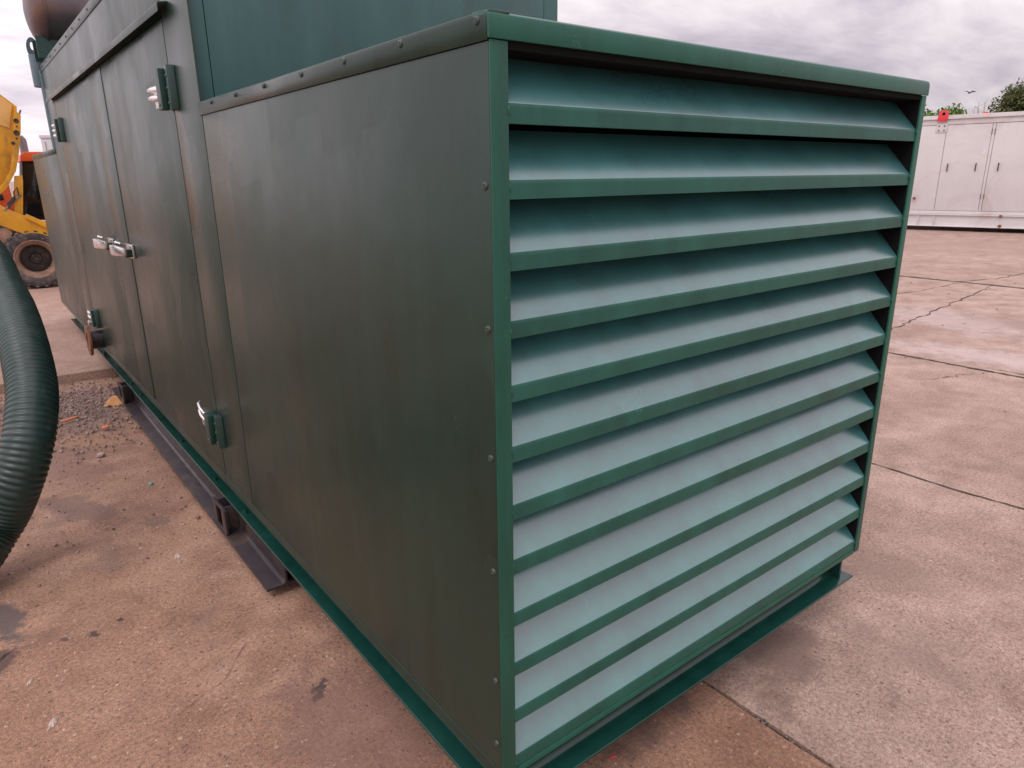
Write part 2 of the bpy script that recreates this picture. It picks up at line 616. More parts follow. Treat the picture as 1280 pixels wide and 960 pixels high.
box(bm, 0.064, 1.70, 0.07, 8.8, -0.09, -0.06)
box(bm, 1.685, 1.70, 0.066, 8.8, -0.104, -0.006)
gp("base_plate", bm, M_DARK, 0)
# inner end plate that closes the rail end below the louvres
bm = BM(); box(bm, 1.694, 1.706, 0.012, 0.055, -0.094, -0.008); gp("rail_gusset", bm, M_RAIL, 0.001)

bm = BM()
lathe(bm, [(0.0, 0.016), (0.006, 0.016), (0.007, 0.013), (0.0072, 0.010), (0.0135, 0.010), (0.0140, 0.002), (0.019, 0.002), (0.019, -0.002)], (0, 0, 0), (0, 0, 1), 6)
bolt = build("rail_bolt", bm, M_RAIL, gen, (0.012, 2.10, ZG - 0.096), sharp=20)
for y in (2.60, 3.32, 4.55, 4.92, 6.2, 7.3):
    copy_of(bolt, gen, (0.012, y, ZG - 0.096), (0, 0, y))

# black carrying beam underneath, an I-section with upright stiffeners
bm = BM()
prof = [(-0.066, -0.244), (0.0, -0.244), (0.012, -0.240), (0.018, -0.230), (0.018, -0.112), (0.028, -0.112), (0.028, -0.230), (0.034, -0.240), (0.046, -0.244), (0.12, -0.244), (0.12, -0.256), (-0.066, -0.256)]
prism(bm, prof, 1, 1.612, 5.49)
skid = gp("carrying_beam", bm, M_SKID, 0.0025, 2, sharp=50)
def slotted_plate(x0, x1, yc, hw, z0, z1, slot_hw, sz0, sz1):
    bm = BM()
    o2 = [(yc - hw, z0), (yc + hw, z0), (yc + hw, z1), (yc - hw, z1)]
    i2 = [(yc - slot_hw, sz0), (yc + slot_hw, sz0), (yc + slot_hw, sz1), (yc - slot_hw, sz1)]
    R = [([bm.verts.new((x, *q)) for q in o2], [bm.verts.new((x, *q)) for q in i2]) for x in (x0, x1)]
    for k in range(4):
        j = (k + 1) % 4
        (o0, i0), (o1, i1) = R
        bm.faces.new((o0[k], o0[j], i0[j], i0[k]))
        bm.faces.new((o1[k], i1[k], i1[j], o1[j]))
        bm.faces.new((o0[k], o1[k], o1[j], o0[j]))
        bm.faces.new((i0[k], i0[j], i1[j], i1[k]))
    return bm


for y in (2.31, 5.02):
    build("slotted_bracket", slotted_plate(-0.060, -0.046, y, 0.105, -0.2435, -0.1065, 0.045, -0.228, -0.122), M_SKID, skid, (0, 0, 0), 0.002)
    for dy in (-0.060, 0.060):
        bm = BM()
        box(bm, -0.0455, 0.017, y + dy - 0.005, y + dy + 0.005, -0.2435, -0.1065)
        build("stiffener", bm, M_SKID, skid, (0, 0, 0), 0.0015)
bm = BM()
prism(bm, [(1.62, -0.244), (1.80, -0.244), (1.80, -0.112), (1.79, -0.112), (1.79, -0.240), (1.62, -0.256)], 1, 1.612, 5.49)
gp("carrying_beam", bm, M_SKID, 0.001)

# hinges: two upright painted blocks and a pair of bright pivot arms
def hinge(name, y, z, h, arms, tilt=0.006, thick=1.0):
    e = bpy.data.objects.new(name, None)
    COL.objects.link(e)
    e.parent = gen
    e.empty_display_size = 0.05
    e.location = (0, y, z + ZG)
    bm = BM()
    box(bm, -0.050, -0.012, -0.036, 0.036, -h / 2, h / 2)
    box(bm, -0.014, -0.001, -0.030, 0.060, -h / 2 + 0.006, h / 2 - 0.004)
    build("hinge_block", bm, M_HINGE, e, (0, 0, 0), 0.004)
    bm = BM()
    prism(bm, [(-0.001, -0.112), (-0.018, -0.106), (-0.029, -0.094), (-0.029, -0.062), (-0.022, -0.050), (-0.001, -0.046)], 2, -h / 2 - 0.004, h / 2 + 0.008)
    build("hinge_block", bm, M_HINGE, e, (0, 0, 0), 0.003)
    reach = 1.0 if thick > 0.9 else 0.6
    for zz in arms:
        bm = BM()
        tube(bm, [(-0.028, 0.030, zz), (-0.042, 0.055, zz + tilt * 0.2), (-0.047, 0.055 + 0.065 * reach, zz + tilt * 0.6), (-0.044, 0.055 + 0.130 * reach, zz + tilt), (-0.030, 0.055 + 0.160 * reach, zz + tilt * 1.1)], [q_ * thick for q_ in (0.011, 0.014, 0.014, 0.012, 0.008)], 10)
        build("hinge_arm", bm, M_CHROME, e)
    bm = BM()
    box(bm, -0.012, -0.001, 0.064, 0.260, -h * 0.36, h * 0.20)
    build("hinge_leaf", bm, M_CHROME, e, (0, 0, 0), 0.003)
    for (rx, ry, zz) in ((-0.029, -0.078, -h * 0.36), (-0.029, -0.078, 0.0), (-0.029, -0.078, h * 0.30), (-0.050, 0.0, -h * 0.38)):
        bm = BM()
        lathe(bm, [(0.0, 0.005), (0.0045, 0.004), (0.0065, 0.0), (0.0065, -0.004)], (rx, ry, zz), (-1, 0, 0), 10)
        build("hinge_rivet", bm, M_SCREW, e)
    return e


hinge("hinge", 2.33, 1.832, 0.162, (-0.030, 0.004))
hinge("hinge", 2.34, 0.285, 0.150, (0.022, 0.058), 0.040, 0.6)
hinge("hinge", 6.12, 1.865, 0.180, (-0.04, 0.0, 0.04))
hinge("hinge", 6.10, 0.265, 0.150, (-0.005, 0.035))

# door handles: bright paddle levers on painted stand-offs
def handle(y, z, s):
    e = bpy.data.objects.new("door_handle", None)
    COL.objects.link(e)
    e.parent = gen
    e.empty_display_size = 0.05
    e.location = (0, y, z + ZG)
    bm = BM()
    box(bm, -0.020, -0.001, -0.085, 0.085, -0.042, 0.042)
    build("handle_plate", bm, M_CHROME, e, (0, 0, 0), 0.006, 3)
    bm = BM()
    box(bm, -0.060, -0.018, -0.080 * s - 0.022, -0.080 * s + 0.022, -0.030, 0.018)
    build("handle_post", bm, M_HINGE, e, (0, 0, 0), 0.004)
    bm = BM()
    pts = [(-0.060, -0.105 * s, 0.004), (-0.092, -0.06 * s, 0.010), (-0.105, 0.02 * s, 0.012), (-0.100, 0.10 * s, 0.010), (-0.070, 0.15 * s, 0.004)]
    rg = []
    for (px, py, pz), (hw, hh) in zip(pts, ((0.010, 0.024), (0.012, 0.030), (0.012, 0.032), (0.011, 0.028), (0.007, 0.018))):
        rg.append([bm.verts.new((px - hw, py, pz - hh)), bm.verts.new((px + hw, py, pz - hh)), bm.verts.new((px + hw, py, pz + hh)), bm.verts.new((px - hw, py, pz + hh))])
    for a, b in zip(rg, rg[1:]):
        for k in range(4):
            bm.faces.new((a[k], a[(k + 1) % 4], b[(k + 1) % 4], b[k]))
    bm.faces.new(rg[0]); bm.faces.new(rg[-1])
    build("lever", bm, M_CHROME, e, (0, 0, 0), 0.005, 2)
    bm = BM()
    tube(bm, [(-0.055, 0.03 * s, 0.045), (-0.078, 0.05 * s, 0.056), (-0.060, 0.07 * s, 0.060), (-0.020, 0.075 * s, 0.04)], 0.009, 8)
    build("lock_tab", bm, M_CHROME, e)
    return e


handle(3.84, 1.035, 1)
handle(4.52, 1.030, 1)

# drain pipe with a rusty flange low on the far door
bm = BM()
lathe(bm, [(0.0, -0.01), (0.082, -0.01), (0.082, 0.095), (0.070, 0.095), (0.070, 0.03), (0.0, 0.03)], (0, 6.06, 0.075), (-1, 0, 0), 28)
pst = gp("pipe_stub", bm, M_SKID, 0)
bm = BM()
lathe(bm, [(0.068, 0.093), (0.132, 0.093), (0.136, 0.096), (0.136, 0.113), (0.132, 0.116), (0.070, 0.116), (0.068, 0.093)], (0, 6.06, 0.075), (-1, 0, 0), 32)
fl = build("pipe_flange", bm, M_RUST, pst)
for k in range(4):
    a = PI / 4 + k * PI / 2
    bm = BM()
    lathe(bm, [(0.0, 0.118), (0.010, 0.1175), (0.010, 0.115)], (0, 6.06 + 0.104 * math.cos(a), 0.075 + 0.104 * math.sin(a)), (-1, 0, 0), 10)
    build("bolt_hole", bm, M_DARK, pst)
bm = BM()
tube(bm, [(0.0, 6.30, 0.19), (-0.05, 6.30, 0.19)], 0.022, 12)
lathe(bm, [(0.015, 0.048), (0.027, 0.048), (0.027, 0.060), (0.015, 0.060), (0.014, 0.03), (0, 0.03)], (0, 6.30, 0.19), (-1, 0, 0), 12)
gp("drain_cock", bm, M_CHROME, 0)

# silencer lying across the raised roof, its domed end over the edge
bm = BM()
R0 = 0.27
prof = [(0.0, 0.125)]
for k in range(1, 9):
    a = k / 8 * PI / 2
    prof.append((R0 * math.sin(a), 0.125 * math.cos(a)))
prof += [(R0, -0.02), (R0, -1.5), (R0 * 0.8, -1.6), (0, -1.63)]
sil_c = (0.050, 6.50, 2.835)
lathe(bm, prof, sil_c, (-1, 0, 0), 48)
sil = gp("silencer", bm, M_SILENCER, 0, sharp=50)
bm = BM()
lathe(bm, [(R0 - 0.001, -0.012), (R0 + 0.010, -0.010), (R0 + 0.010, 0.006), (R0 - 0.001, 0.008)], sil_c, (-1, 0, 0), 48)
build("seam_band", bm, M_SILENCER, sil)
for yy in (6.36, 6.63):
    bm = BM()
    box(bm, -0.045, 1.15, yy, yy + 0.012, 2.4575, 2.625)
    build("silencer_saddle", bm, M_HINGE, sil)
bm = BM()
tube(bm, [(1.2, 6.5, 3.09), (1.2, 6.5, 3.45)], 0.09, 20)
build("tail_pipe", bm, M_SILENCER, sil)
# lifting post at the back corner, with an eye at the top
bm = BM()
tube(bm, [(-0.004, 6.93, 2.28), (-0.004, 6.93, 2.55)], 0.062, 20)
lp = gp("lifting_post", bm, M_BLUEGREY, 0.004)
bm = BM()
ring = []
outer, inner = [], []
for k in range(20):
    a = 2 * PI * k / 20
    outer.append((-0.022 + 0.046 * math.cos(a), 2.605 + 0.088 * math.sin(a)))
    inner.append((-0.022 + 0.017 * math.cos(a), 2.622 + 0.036 * math.sin(a)))
for y in (6.905, 6.945):
    ring.append(([bm.verts.new((a, y, b)) for a, b in outer], [bm.verts.new((a, y, b)) for a, b in inner]))
for k in range(20):
    j = (k + 1) % 20
    (o0, i0), (o1, i1) = ring
    bm.faces.new((o0[k], o0[j], i0[j], i0[k]))
    bm.faces.new((o1[k], i1[k], i1[j], o1[j]))
    bm.faces.new((o0[k], o1[k], o1[j], o0[j]))
    bm.faces.new((i0[k], i0[j], i1[j], i1[k]))
build("lifting_eye", bm, M_BLUEGREY, lp)
bm = BM()
tube(bm, [(0.012, 6.885, 1.75), (0.012, 6.885, 2.42)], 0.030, 16)
gp("corner_post", bm, M_BLUEGREY, 0)

# ------------------------------------------------------------------ yard ground
def ground_mat(name, a, b, c2, seed=0.0, damp=True, marks=()):
    m, nt, p = new_mat(name)
    co = nt.mapping(nt.coord(), (1, 1, 1), (0, 0, 0), (seed, seed * 0.7, 0))
    big = nt.noise(co, 0.55, 6, 0.62, 0.8)
    mid = nt.noise(co, 3.3, 6, 0.65, 0.3)
    col = nt.mix(nt.ramp(big, [(0.36, 0.0), (0.62, 1.0)]), a, b)
    col = nt.mix(nt.math('MULTIPLY', nt.ramp(mid, [(0.40, 0.0), (0.66, 1.0)]), 0.85), col, c2)
    # exposed aggregate: small stones of several colours
    v = nt.voro(co, 72.0)
    vc = nt.node('ShaderNodeSeparateColor')
    nt.link(v.outputs['Color'], vc.inputs[0])
    stone = nt.ramp(vc.outputs[0], [(0.0, (0.17, 0.105, 0.085)), (0.45, (0.33, 0.235, 0.195)), (0.8, (0.40, 0.27, 0.19)), (1.0, (0.62, 0.50, 0.42))])
    size = nt.math('ADD', nt.math('MULTIPLY', vc.outputs[1], 0.40), 0.10)
    near = nt.math('LESS_THAN', v.outputs['Distance'], size)
    some = nt.math('GREATER_THAN', vc.outputs[2], 0.45)
    col = nt.mix(nt.math('MULTIPLY', nt.math('MULTIPLY', near, some), 0.78), col, stone)
    v2 = nt.voro(co, 34.0)
    vc2 = nt.node('ShaderNodeSeparateColor')
    nt.link(v2.outputs['Color'], vc2.inputs[0])
    big_st = nt.math('MULTIPLY', nt.math('LESS_THAN', v2.outputs['Distance'], nt.math('MULTIPLY', vc2.outputs[1], 0.26)), nt.math('GREATER_THAN', vc2.outputs[2], 0.72))
    col = nt.mix(nt.math('MULTIPLY', big_st, 0.8), col, nt.ramp(vc2.outputs[0], [(0.0, (0.09, 0.06, 0.05)), (0.3, (0.30, 0.20, 0.16)), (1.0, (0.58, 0.46, 0.38))]))
    fine = nt.noise(co, 240.0, 3, 0.7)
    grain = nt.noise(co, 70.0, 4, 0.75)
    col = nt.mix(0.62, col, nt.ramp(fine, [(0.3, (0.08, 0.07, 0.07)), (0.7, (0.75, 0.66, 0.62))]), 'OVERLAY')
    col = nt.mix(0.55, col, nt.ramp(grain, [(0.32, (0.10, 0.09, 0.09)), (0.66, (0.75, 0.70, 0.68))]), 'OVERLAY')
    # oil and dirt marks; the pale ones paint a sheen into the colour
    oil = nt.noise(co, 1.25, 7, 0.7, 1.0)
    col = nt.mix(nt.math('MULTIPLY', nt.ramp(oil, [(0.57, 0.0), (0.66, 1.0)]), 0.42), col, (0.17, 0.115, 0.095))
    wob = nt.noise(nt.coord(), 7.0, 7, 0.72)
    wob2 = nt.noise(nt.coord(), 2.2, 4, 0.6)
    wv = nt.math('ADD', nt.math('MULTIPLY', nt.math('SUBTRACT', wob, 0.5), 2.3), nt.math('MULTIPLY', nt.math('SUBTRACT', wob2, 0.5), 1.2))
    wv2 = nt.math('MULTIPLY', nt.math('SUBTRACT', nt.noise(nt.coord(), 45.0, 5, 0.7), 0.5), 4.2)
    for (cx, cy, rx, ry, rot, c_, amt, soft) in marks:
        mp = nt.node('ShaderNodeMapping', vector_type='TEXTURE')
        mp.inputs['Location'].default_value = (cx, cy, 0)
        mp.inputs['Rotation'].default_value = (0, 0, rot)
        mp.inputs['Scale'].default_value = (rx, ry, 1)
        nt.link(nt.coord(), mp.inputs['Vector'])
        ln = nt.node('ShaderNodeVectorMath', operation='LENGTH')
        nt.link(mp.outputs[0], ln.inputs[0])
        dd = nt.math('ADD', ln.outputs['Value'], wv if rx > 0.07 else wv2)
        col = nt.mix(nt.math('MULTIPLY', nt.ramp(dd, [(max(0.0, 0.85 - soft * 0.7), 1.0), (min(1.0, 0.85 + soft * 0.15), 0.0)]), amt), col, c_, 'MIX')
    setp(nt, p, 'Base Color', col)
    if damp:
        setp(nt, p, 'Roughness', nt.math('ADD', nt.math('MULTIPLY', nt.ramp(big, [(0.35, 0.0), (0.65, 1.0)]), -0.18), 0.88))
    else:
        setp(nt, p, 'Roughness', 0.9)
    hh = nt.math('ADD', nt.math('MULTIPLY', nt.math('MULTIPLY', near, some), nt.math('SUBTRACT', size, v.outputs['Distance'])), nt.math('MULTIPLY', fine, 0.35))
    b1 = nt.bump(hh, 0.8, 0.008)
    b2 = nt.bump(mid, 0.35, 0.02, b1)
    setp(nt, p, 'Normal', b2)
    return m


MARKS = [(-0.42, 5.25, 0.75, 0.95, 0.1, (0.20, 0.135, 0.125), 0.75, 0.6),
         (-1.6, 5.8, 1.1, 0.45, 0.0, (0.16, 0.095, 0.075), 0.8, 0.5),
         (-0.62, 3.95, 0.30, 0.55, 0.3, (0.20, 0.115, 0.095), 0.6, 0.5),
         (-0.58, 3.15, 0.13, 0.42, 0.45, (0.15, 0.095, 0.085), 0.6, 0.4),
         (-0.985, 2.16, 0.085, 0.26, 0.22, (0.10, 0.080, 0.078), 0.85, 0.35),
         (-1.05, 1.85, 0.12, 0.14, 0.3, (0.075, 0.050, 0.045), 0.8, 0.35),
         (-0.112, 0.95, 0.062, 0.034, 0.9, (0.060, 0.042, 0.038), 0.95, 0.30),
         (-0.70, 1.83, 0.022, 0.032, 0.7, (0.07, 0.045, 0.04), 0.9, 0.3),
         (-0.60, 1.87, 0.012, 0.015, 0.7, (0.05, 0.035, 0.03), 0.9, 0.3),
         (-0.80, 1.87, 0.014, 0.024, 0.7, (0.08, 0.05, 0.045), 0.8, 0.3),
         (-0.28, 2.72, 0.07, 0.09, 0.4, (0.15, 0.10, 0.09), 0.6, 0.5),
         (-0.05, 0.70, 0.30, 0.45, 0.2, (0.19, 0.105, 0.085), 0.55, 0.5),
         (0.75, 0.20, 0.35, 0.22, 0.4, (0.13, 0.082, 0.072), 0.75, 0.5)]
MARKS_R = [(1.35, 0.02, 0.34, 0.20, 0.4, (0.17, 0.110, 0.088), 0.75, 0.7),
           (1.75, -0.25, 0.25, 0.35, 0.6, (0.22, 0.148, 0.120), 0.55, 0.9),
           (2.25, 0.05, 0.18, 0.30, 0.2, (0.22, 0.148, 0.120), 0.55, 0.9),
           (8.6, 2.2, 1.5, 0.8, 1.2, (0.54, 0.45, 0.44), 0.4, 0.7),  # pale colour stands in for sheen on the smooth ground
           (6.9, 0.9, 0.45, 2.2, 0.0, (0.54, 0.45, 0.44), 0.5, 0.7),  # strip of sheen put into the colour
           (9.0, 1.4, 0.5, 0.9, 0.0, (0.26, 0.175, 0.15), 0.6, 0.6),
           (7.9, 0.6, 0.35, 1.0, 0.0, (0.28, 0.19, 0.165), 0.6, 0.6),
           (10.2, 0.2, 0.35, 1.6, 0.0, (0.22, 0.155, 0.135), 0.7, 0.6),
           (8.8, 0.0, 0.2, 1.4, 0.05, (0.20, 0.14, 0.125), 0.7, 0.6),
           (14.5, 1.0, 0.5, 3.0, 0.1, (0.30, 0.21, 0.18), 0.6, 0.6),
           (18.5, 6.0, 2.0, 2.6, 0.2, (0.33, 0.22, 0.18), 0.55, 0.7)]
M_GROUND = ground_mat("yard_concrete", (0.385, 0.240, 0.163), (0.500, 0.340, 0.245), (0.265, 0.155, 0.104), marks=MARKS)
M_GROUND2 = ground_mat("yard_concrete_pale", (0.400, 0.306, 0.252), (0.525, 0.416, 0.352), (0.300, 0.220, 0.178), 5.3, marks=MARKS_R)
M_SLAB = ground_mat("slab_concrete", (0.42, 0.300, 0.240), (0.50, 0.38, 0.32), (0.38, 0.26, 0.20), 11.7)
M_CRACK = simple_mat("dirt_in_crack", (0.060, 0.040, 0.034), 0.95, bump=0.4)
M_DIRT = simple_mat("damp_dirt", (0.17, 0.105, 0.085), 0.9, var=0.3, nscale=14, bump=0.6, bscale=90)

def sheet(name, x0, x1, y0, y1, z, mat, nx=1, ny=1, rough=0.0):
    bm = BM()
    vs = [[bm.verts.new((x0 + (x1 - x0) * i / nx, y0 + (y1 - y0) * j / ny, z)) for i in range(nx + 1)] for j in range(ny + 1)]
    for j in range(ny):
        for i in range(nx):
            bm.faces.new((vs[j][i], vs[j][i + 1], vs[j + 1][i + 1], vs[j + 1][i]))
    return build(name, bm, mat)


# bed sheet out to the horizon; cast panels laid on it, 12 mm thick, with open joints between them
g = sheet("ground", -1500, 1500, -1500, 1500, -0.02, M_GROUND2)
tag(g, kind='structure')


def jag(n, amp, seed):
    r = random.Random(seed)
    out, v = [], 0.0
    for _ in range(n):
        v = v * 0.7 + r.uniform(-amp, amp)
        out.append(v)
    return out


def cast_panel(name, x0, x1, y0, y1, ztop, mat, seed, thick=0.05, jx0=0.004, jx1=0.004, jy0=0.004, jy1=0.004, step=0.05):
    """concrete panel with slightly broken arrises"""
    pts = []
    def edge(ax, ay, bx, by, amp, sd):
        L = math.hypot(bx - ax, by - ay)
        n = max(2, min(160, int(L / step)))
        js = jag(n, amp, sd)
        nx_, ny_ = -(by - ay) / L, (bx - ax) / L
        for k in range(n):
            f = k / n
            o = js[k] if k else 0
            pts.append((ax + (bx - ax) * f + nx_ * o, ay + (by - ay) * f + ny_ * o))
    edge(x0, y0, x1, y0, jy0, seed)
    edge(x1, y0, x1, y1, jx1, seed + 1)
    edge(x1, y1, x0, y1, jy1, seed + 2)
    edge(x0, y1, x0, y0, jx0, seed + 3)
    bm = BM()
    vt = [bm.verts.new((x, y, ztop)) for x, y in pts]
    cx = sum(p[0] for p in pts) / len(pts)
    cy = sum(p[1] for p in pts) / len(pts)
    vb = [bm.verts.new((x, y, ztop - thick)) for x, y in pts]
    bm.faces.new(vt)
    n = len(pts)
    for k in range(n):
        j = (k + 1) % n
        bm.faces.new((vt[k], vb[k], vb[j], vt[j]))
    o = build(name, bm, mat, None, (0, 0, 0), 0)
    tag(o, kind='structure')
    return o


cast_panel("yard_panel", -14, 0.990, -9, 6.12, 0.0, M_GROUND, 3, jx1=0.0035, step=0.06)
cast_panel("yard_panel", 1.006, 3.43, -9, 6.12, 0.001, M_GROUND2, 13, jx0=0.0035, step=0.06)
cast_panel("yard_panel", 3.436, 6.36, -9, 14, 0.0, M_GROUND2, 23, jx0=0.010, jx1=0.015)
cast_panel("yard_panel", 6.375, 11.95, -9, 14, 0.0, M_GROUND2, 33, jx0=0.015)
cast_panel("yard_panel", 11.975, 42, -22, 40, 0.001, M_GROUND2, 43)
cast_panel("concrete_slab", -20, 3.40, 6.14, 40, 0.075, M_SLAB, 53, thick=0.10, jy0=0.018, step=0.06)

for (x0, x1, y0, y1) in ((0.97, 1.02, -9, 6.1), (3.40, 3.46, -9, 6.1), (6.32, 6.42, -9, 14), (11.9, 12.02, -9, 14)):
    tag(sheet("joint_dirt", x0, x1, y0, y1, -0.014, M_CRACK), kind='structure')


def ribbon(name, pts, w, z, mat, seed, jit=0.03, sub=9):
    """ragged crack: thin raised crumbs of dirt following a broken line"""
    r = random.Random(seed)
    line = []
    for a, b in zip(pts, pts[1:]):
        for k in range(sub):
            f = k / sub
            line.append((a[0] + (b[0] - a[0]) * f + r.uniform(-jit, jit), a[1] + (b[1] - a[1]) * f + r.uniform(-jit, jit)))
    line.append(pts[-1])
    bm = BM()
    prev = None
    for i, (x, y) in enumerate(line):
        a = line[max(i - 1, 0)]
        b = line[min(i + 1, len(line) - 1)]
        dx, dy = b[0] - a[0], b[1] - a[1]
        L = math.hypot(dx, dy) or 1
        ww = w * r.uniform(0.25, 1.2) * (0.3 if i in (0, len(line) - 1) else 1)
        l_ = bm.verts.new((x - dy / L * ww, y + dx / L * ww, z))
        r_ = bm.verts.new((x + dy / L * ww, y - dx / L * ww, z))
        if prev:
            bm.faces.new((prev[0], l_, r_, prev[1]))
        prev = (l_, r_)
    return tag(build(name, bm, mat), kind='structure')


ribbon("crack", [(7.2, 2.40), (7.6, 2.44), (8.39, 2.50), (9.33, 2.63), (10.6, 2.72), (11.95, 2.88)], 0.010, 0.005, M_CRACK, 5)
def straight(x, y0, y1, step, wob, seed):
    r = random.Random(seed)
    out, y, o = [], y0, 0.0
    while y < y1:
        o = o * 0.8 + r.uniform(-wob, wob)
        out.append((x + o, y))
        y += step
    return out


ribbon("crack", straight(3.433, -3.0, 1.6, 0.16, 0.012, 1), 0.008, 0.005, M_CRACK, 31, 0.004, 4)
ribbon("crack", straight(6.368, -4.0, 3.2, 0.22, 0.014, 2), 0.022, 0.005, M_CRACK, 32, 0.007, 5)
ribbon("crack", straight(6.43, -2.0, 1.2, 0.22, 0.03, 22), 0.010, 0.005, M_CRACK, 35, 0.012, 5)
ribbon("crack", straight(11.962, -6.0, 6.0, 0.3, 0.025, 3), 0.040, 0.006, M_CRACK, 33, 0.015, 5)
ribbon("crack", [(9.4, 3.65), (10.6, 3.4), (11.9, 3.36)], 0.008, 0.005, M_CRACK, 6)
ribbon("crack", [(12.0, 3.4), (13.0, 3.1), (14.5, 3.0)], 0.012, 0.006, M_CRACK, 8)
ribbon("crack", [(5.6, 1.30), (6.0, 1.15), (6.36, 1.0)], 0.005, 0.006, M_CRACK, 9)
ribbon("crack", [(-1.3, 1.52), (-1.05, 1.84), (-0.955, 1.93)], 0.004, 0.005, M_CRACK, 10, 0.006, 7)
ribbon("crack", [(-0.62, 1.62), (-0.50, 1.66), (-0.40, 1.76)], 0.0012, 0.005, M_CRACK, 11, 0.003, 5)
ribbon("crack", [(-0.55, 1.14), (-0.36, 1.22), (-0.22, 1.40)], 0.001, 0.005, M_CRACK, 12, 0.004, 5)


def patch(name, cx, cy, rx, ry, rot, mat, seed, z=0.004, h=0.006, n=26):
    """low crust of dirt with an uneven outline"""
    r = random.Random(seed)
    bm = BM()
    c = bm.verts.new((cx, cy, z + h))
    ring1, ring2 = [], []
    ca_, sa_ = math.cos(rot), math.sin(rot)
    for k in range(n):
        a = 2 * PI * k / n
        w = 0.75 + 0.5 * mnoise.noise(Vector((math.cos(a) * 1.6 + seed, math.sin(a) * 1.6, seed))) + r.uniform(-0.08, 0.08)
        for lst, f, zz in ((ring1, 0.55, z + h * r.uniform(0.5, 1.0)), (ring2, 1.0, z - 0.003)):
            px, py = math.cos(a) * rx * w * f, math.sin(a) * ry * w * f
            lst.append(bm.verts.new((cx + px * ca_ - py * sa_, cy + px * sa_ + py * ca_, zz)))
    for k in range(n):
        j = (k + 1) % n
        f = bm.faces.new((c, ring1[k], ring1[j])); f.smooth = True
        f = bm.faces.new((ring1[k], ring2[k], ring2[j], ring1[j])); f.smooth = True
    return tag(build(name, bm, mat, sharp=80), kind='structure')


M_CHALK = simple_mat("pale_mortar", (0.47, 0.37, 0.31), 0.9, var=0.2, nscale=40, bump=0.5, bscale=150)
patch("mortar_patch", -0.885, 1.37, 0.016, 0.042, -0.5, M_CHALK, 9, h=0.004)
patch("mortar_patch", -0.285, 2.27, 0.020, 0.038, -0.3, M_CHALK, 12, h=0.004)
patch("mortar_patch", -0.93, 1.66, 0.010, 0.030, -0.5, M_CHALK, 14, h=0.003)
# loose stones
def pebble_mesh(r, s):
    bm = BM()
    bmesh.ops.create_icosphere(bm, subdivisions=1, radius=1.0)
    for v in bm.verts:
        v.co *= 1 + r.uniform(-0.22, 0.22)
        v.co.z *= 0.62
        v.co *= s
    return bm


def scatter(name, spots, mats, seed):
    r = random.Random(seed)
    V, F, MI = [], [], []
    base = []
    for k in range(6):
        b = pebble_mesh(r, 1.0)
        b.verts.ensure_lookup_table()
        base.append(([v.co.copy() for v in b.verts], [[v.index for v in f.verts] for f in b.faces]))
        b.free()
    for (x, y, z, s) in spots:
        vs, fs = r.choice(base)
        a = r.uniform(0, 6.28)
        ca_, sa_ = math.cos(a), math.sin(a)
        sx = r.uniform(0.8, 1.35)
        o = len(V)
        mi = r.randrange(len(mats))
        for v in vs:
            px, py = v.x * s * sx, v.y * s
            V.append((x + px * ca_ - py * sa_, y + px * sa_ + py * ca_, z + v.z * s + s * 0.30))
        for f in fs:
            F.append([o + i for i in f])
            MI.append(mi)
    me = bpy.data.meshes.new(name)
    me.from_pydata(V, [], F)
    for m in mats:
        me.materials.append(m)
    me.polygons.foreach_set('material_index', MI)
    me.polygons.foreach_set('use_smooth', [True] * len(F))
    o = bpy.data.objects.new(name, me)
    COL.objects.link(o)
    return o


st_m = [simple_mat("stone_%s" % n, c, 0.85, var=0.2, nscale=50, bump=0.3, bscale=200) for n, c in (("tan", (0.27, 0.175, 0.13)), ("grey", (0.225, 0.150, 0.125)), ("pale", (0.40, 0.31, 0.27)), ("dark", (0.17, 0.125, 0.11)))]
rr = random.Random(11)
sp = []
for _ in range(3200):       # gravelly strip in front of the slab edge
    x = rr.gauss(-0.45, 0.42); y = rr.gauss(5.15, 0.55)
    if y < 6.1 and x < 0.9:
        sp.append((x, y, 0.008, rr.choice((0.003, 0.004, 0.006, 0.008, 0.011)) * rr.uniform(0.7, 1.2)))
for _ in range(900):        # beside the hose and the beam
    x = rr.uniform(-1.4, 0.5); y = rr.uniform(2.2, 6.0)
    sp.append((x, y, 0.001, rr.choice((0.002, 0.003, 0.004, 0.007)) * rr.uniform(0.7, 1.3)))
for _ in range(500):        # near ground
    x = rr.uniform(-1.6, 1.0); y = rr.uniform(0.4, 3.2)
    sp.append((x, y, 0.001, rr.choice((0.0012, 0.0018, 0.0025)) * rr.uniform(0.7, 1.2)))
for _ in range(120):
    sp.append((rr.gauss(0.998, 0.012), rr.uniform(-1.0, 0.4), -0.004, rr.uniform(0.002, 0.005)))
for _ in range(700):
    x = rr.uniform(5.0, 20.0); y = rr.uniform(-2.0, 6.0)
    sp.append((x, y, 0.002, rr.choice((0.004, 0.006, 0.010)) * rr.uniform(0.6, 1.3)))
tag(scatter("loose_gravel", sp, st_m, 4), kind='stuff')

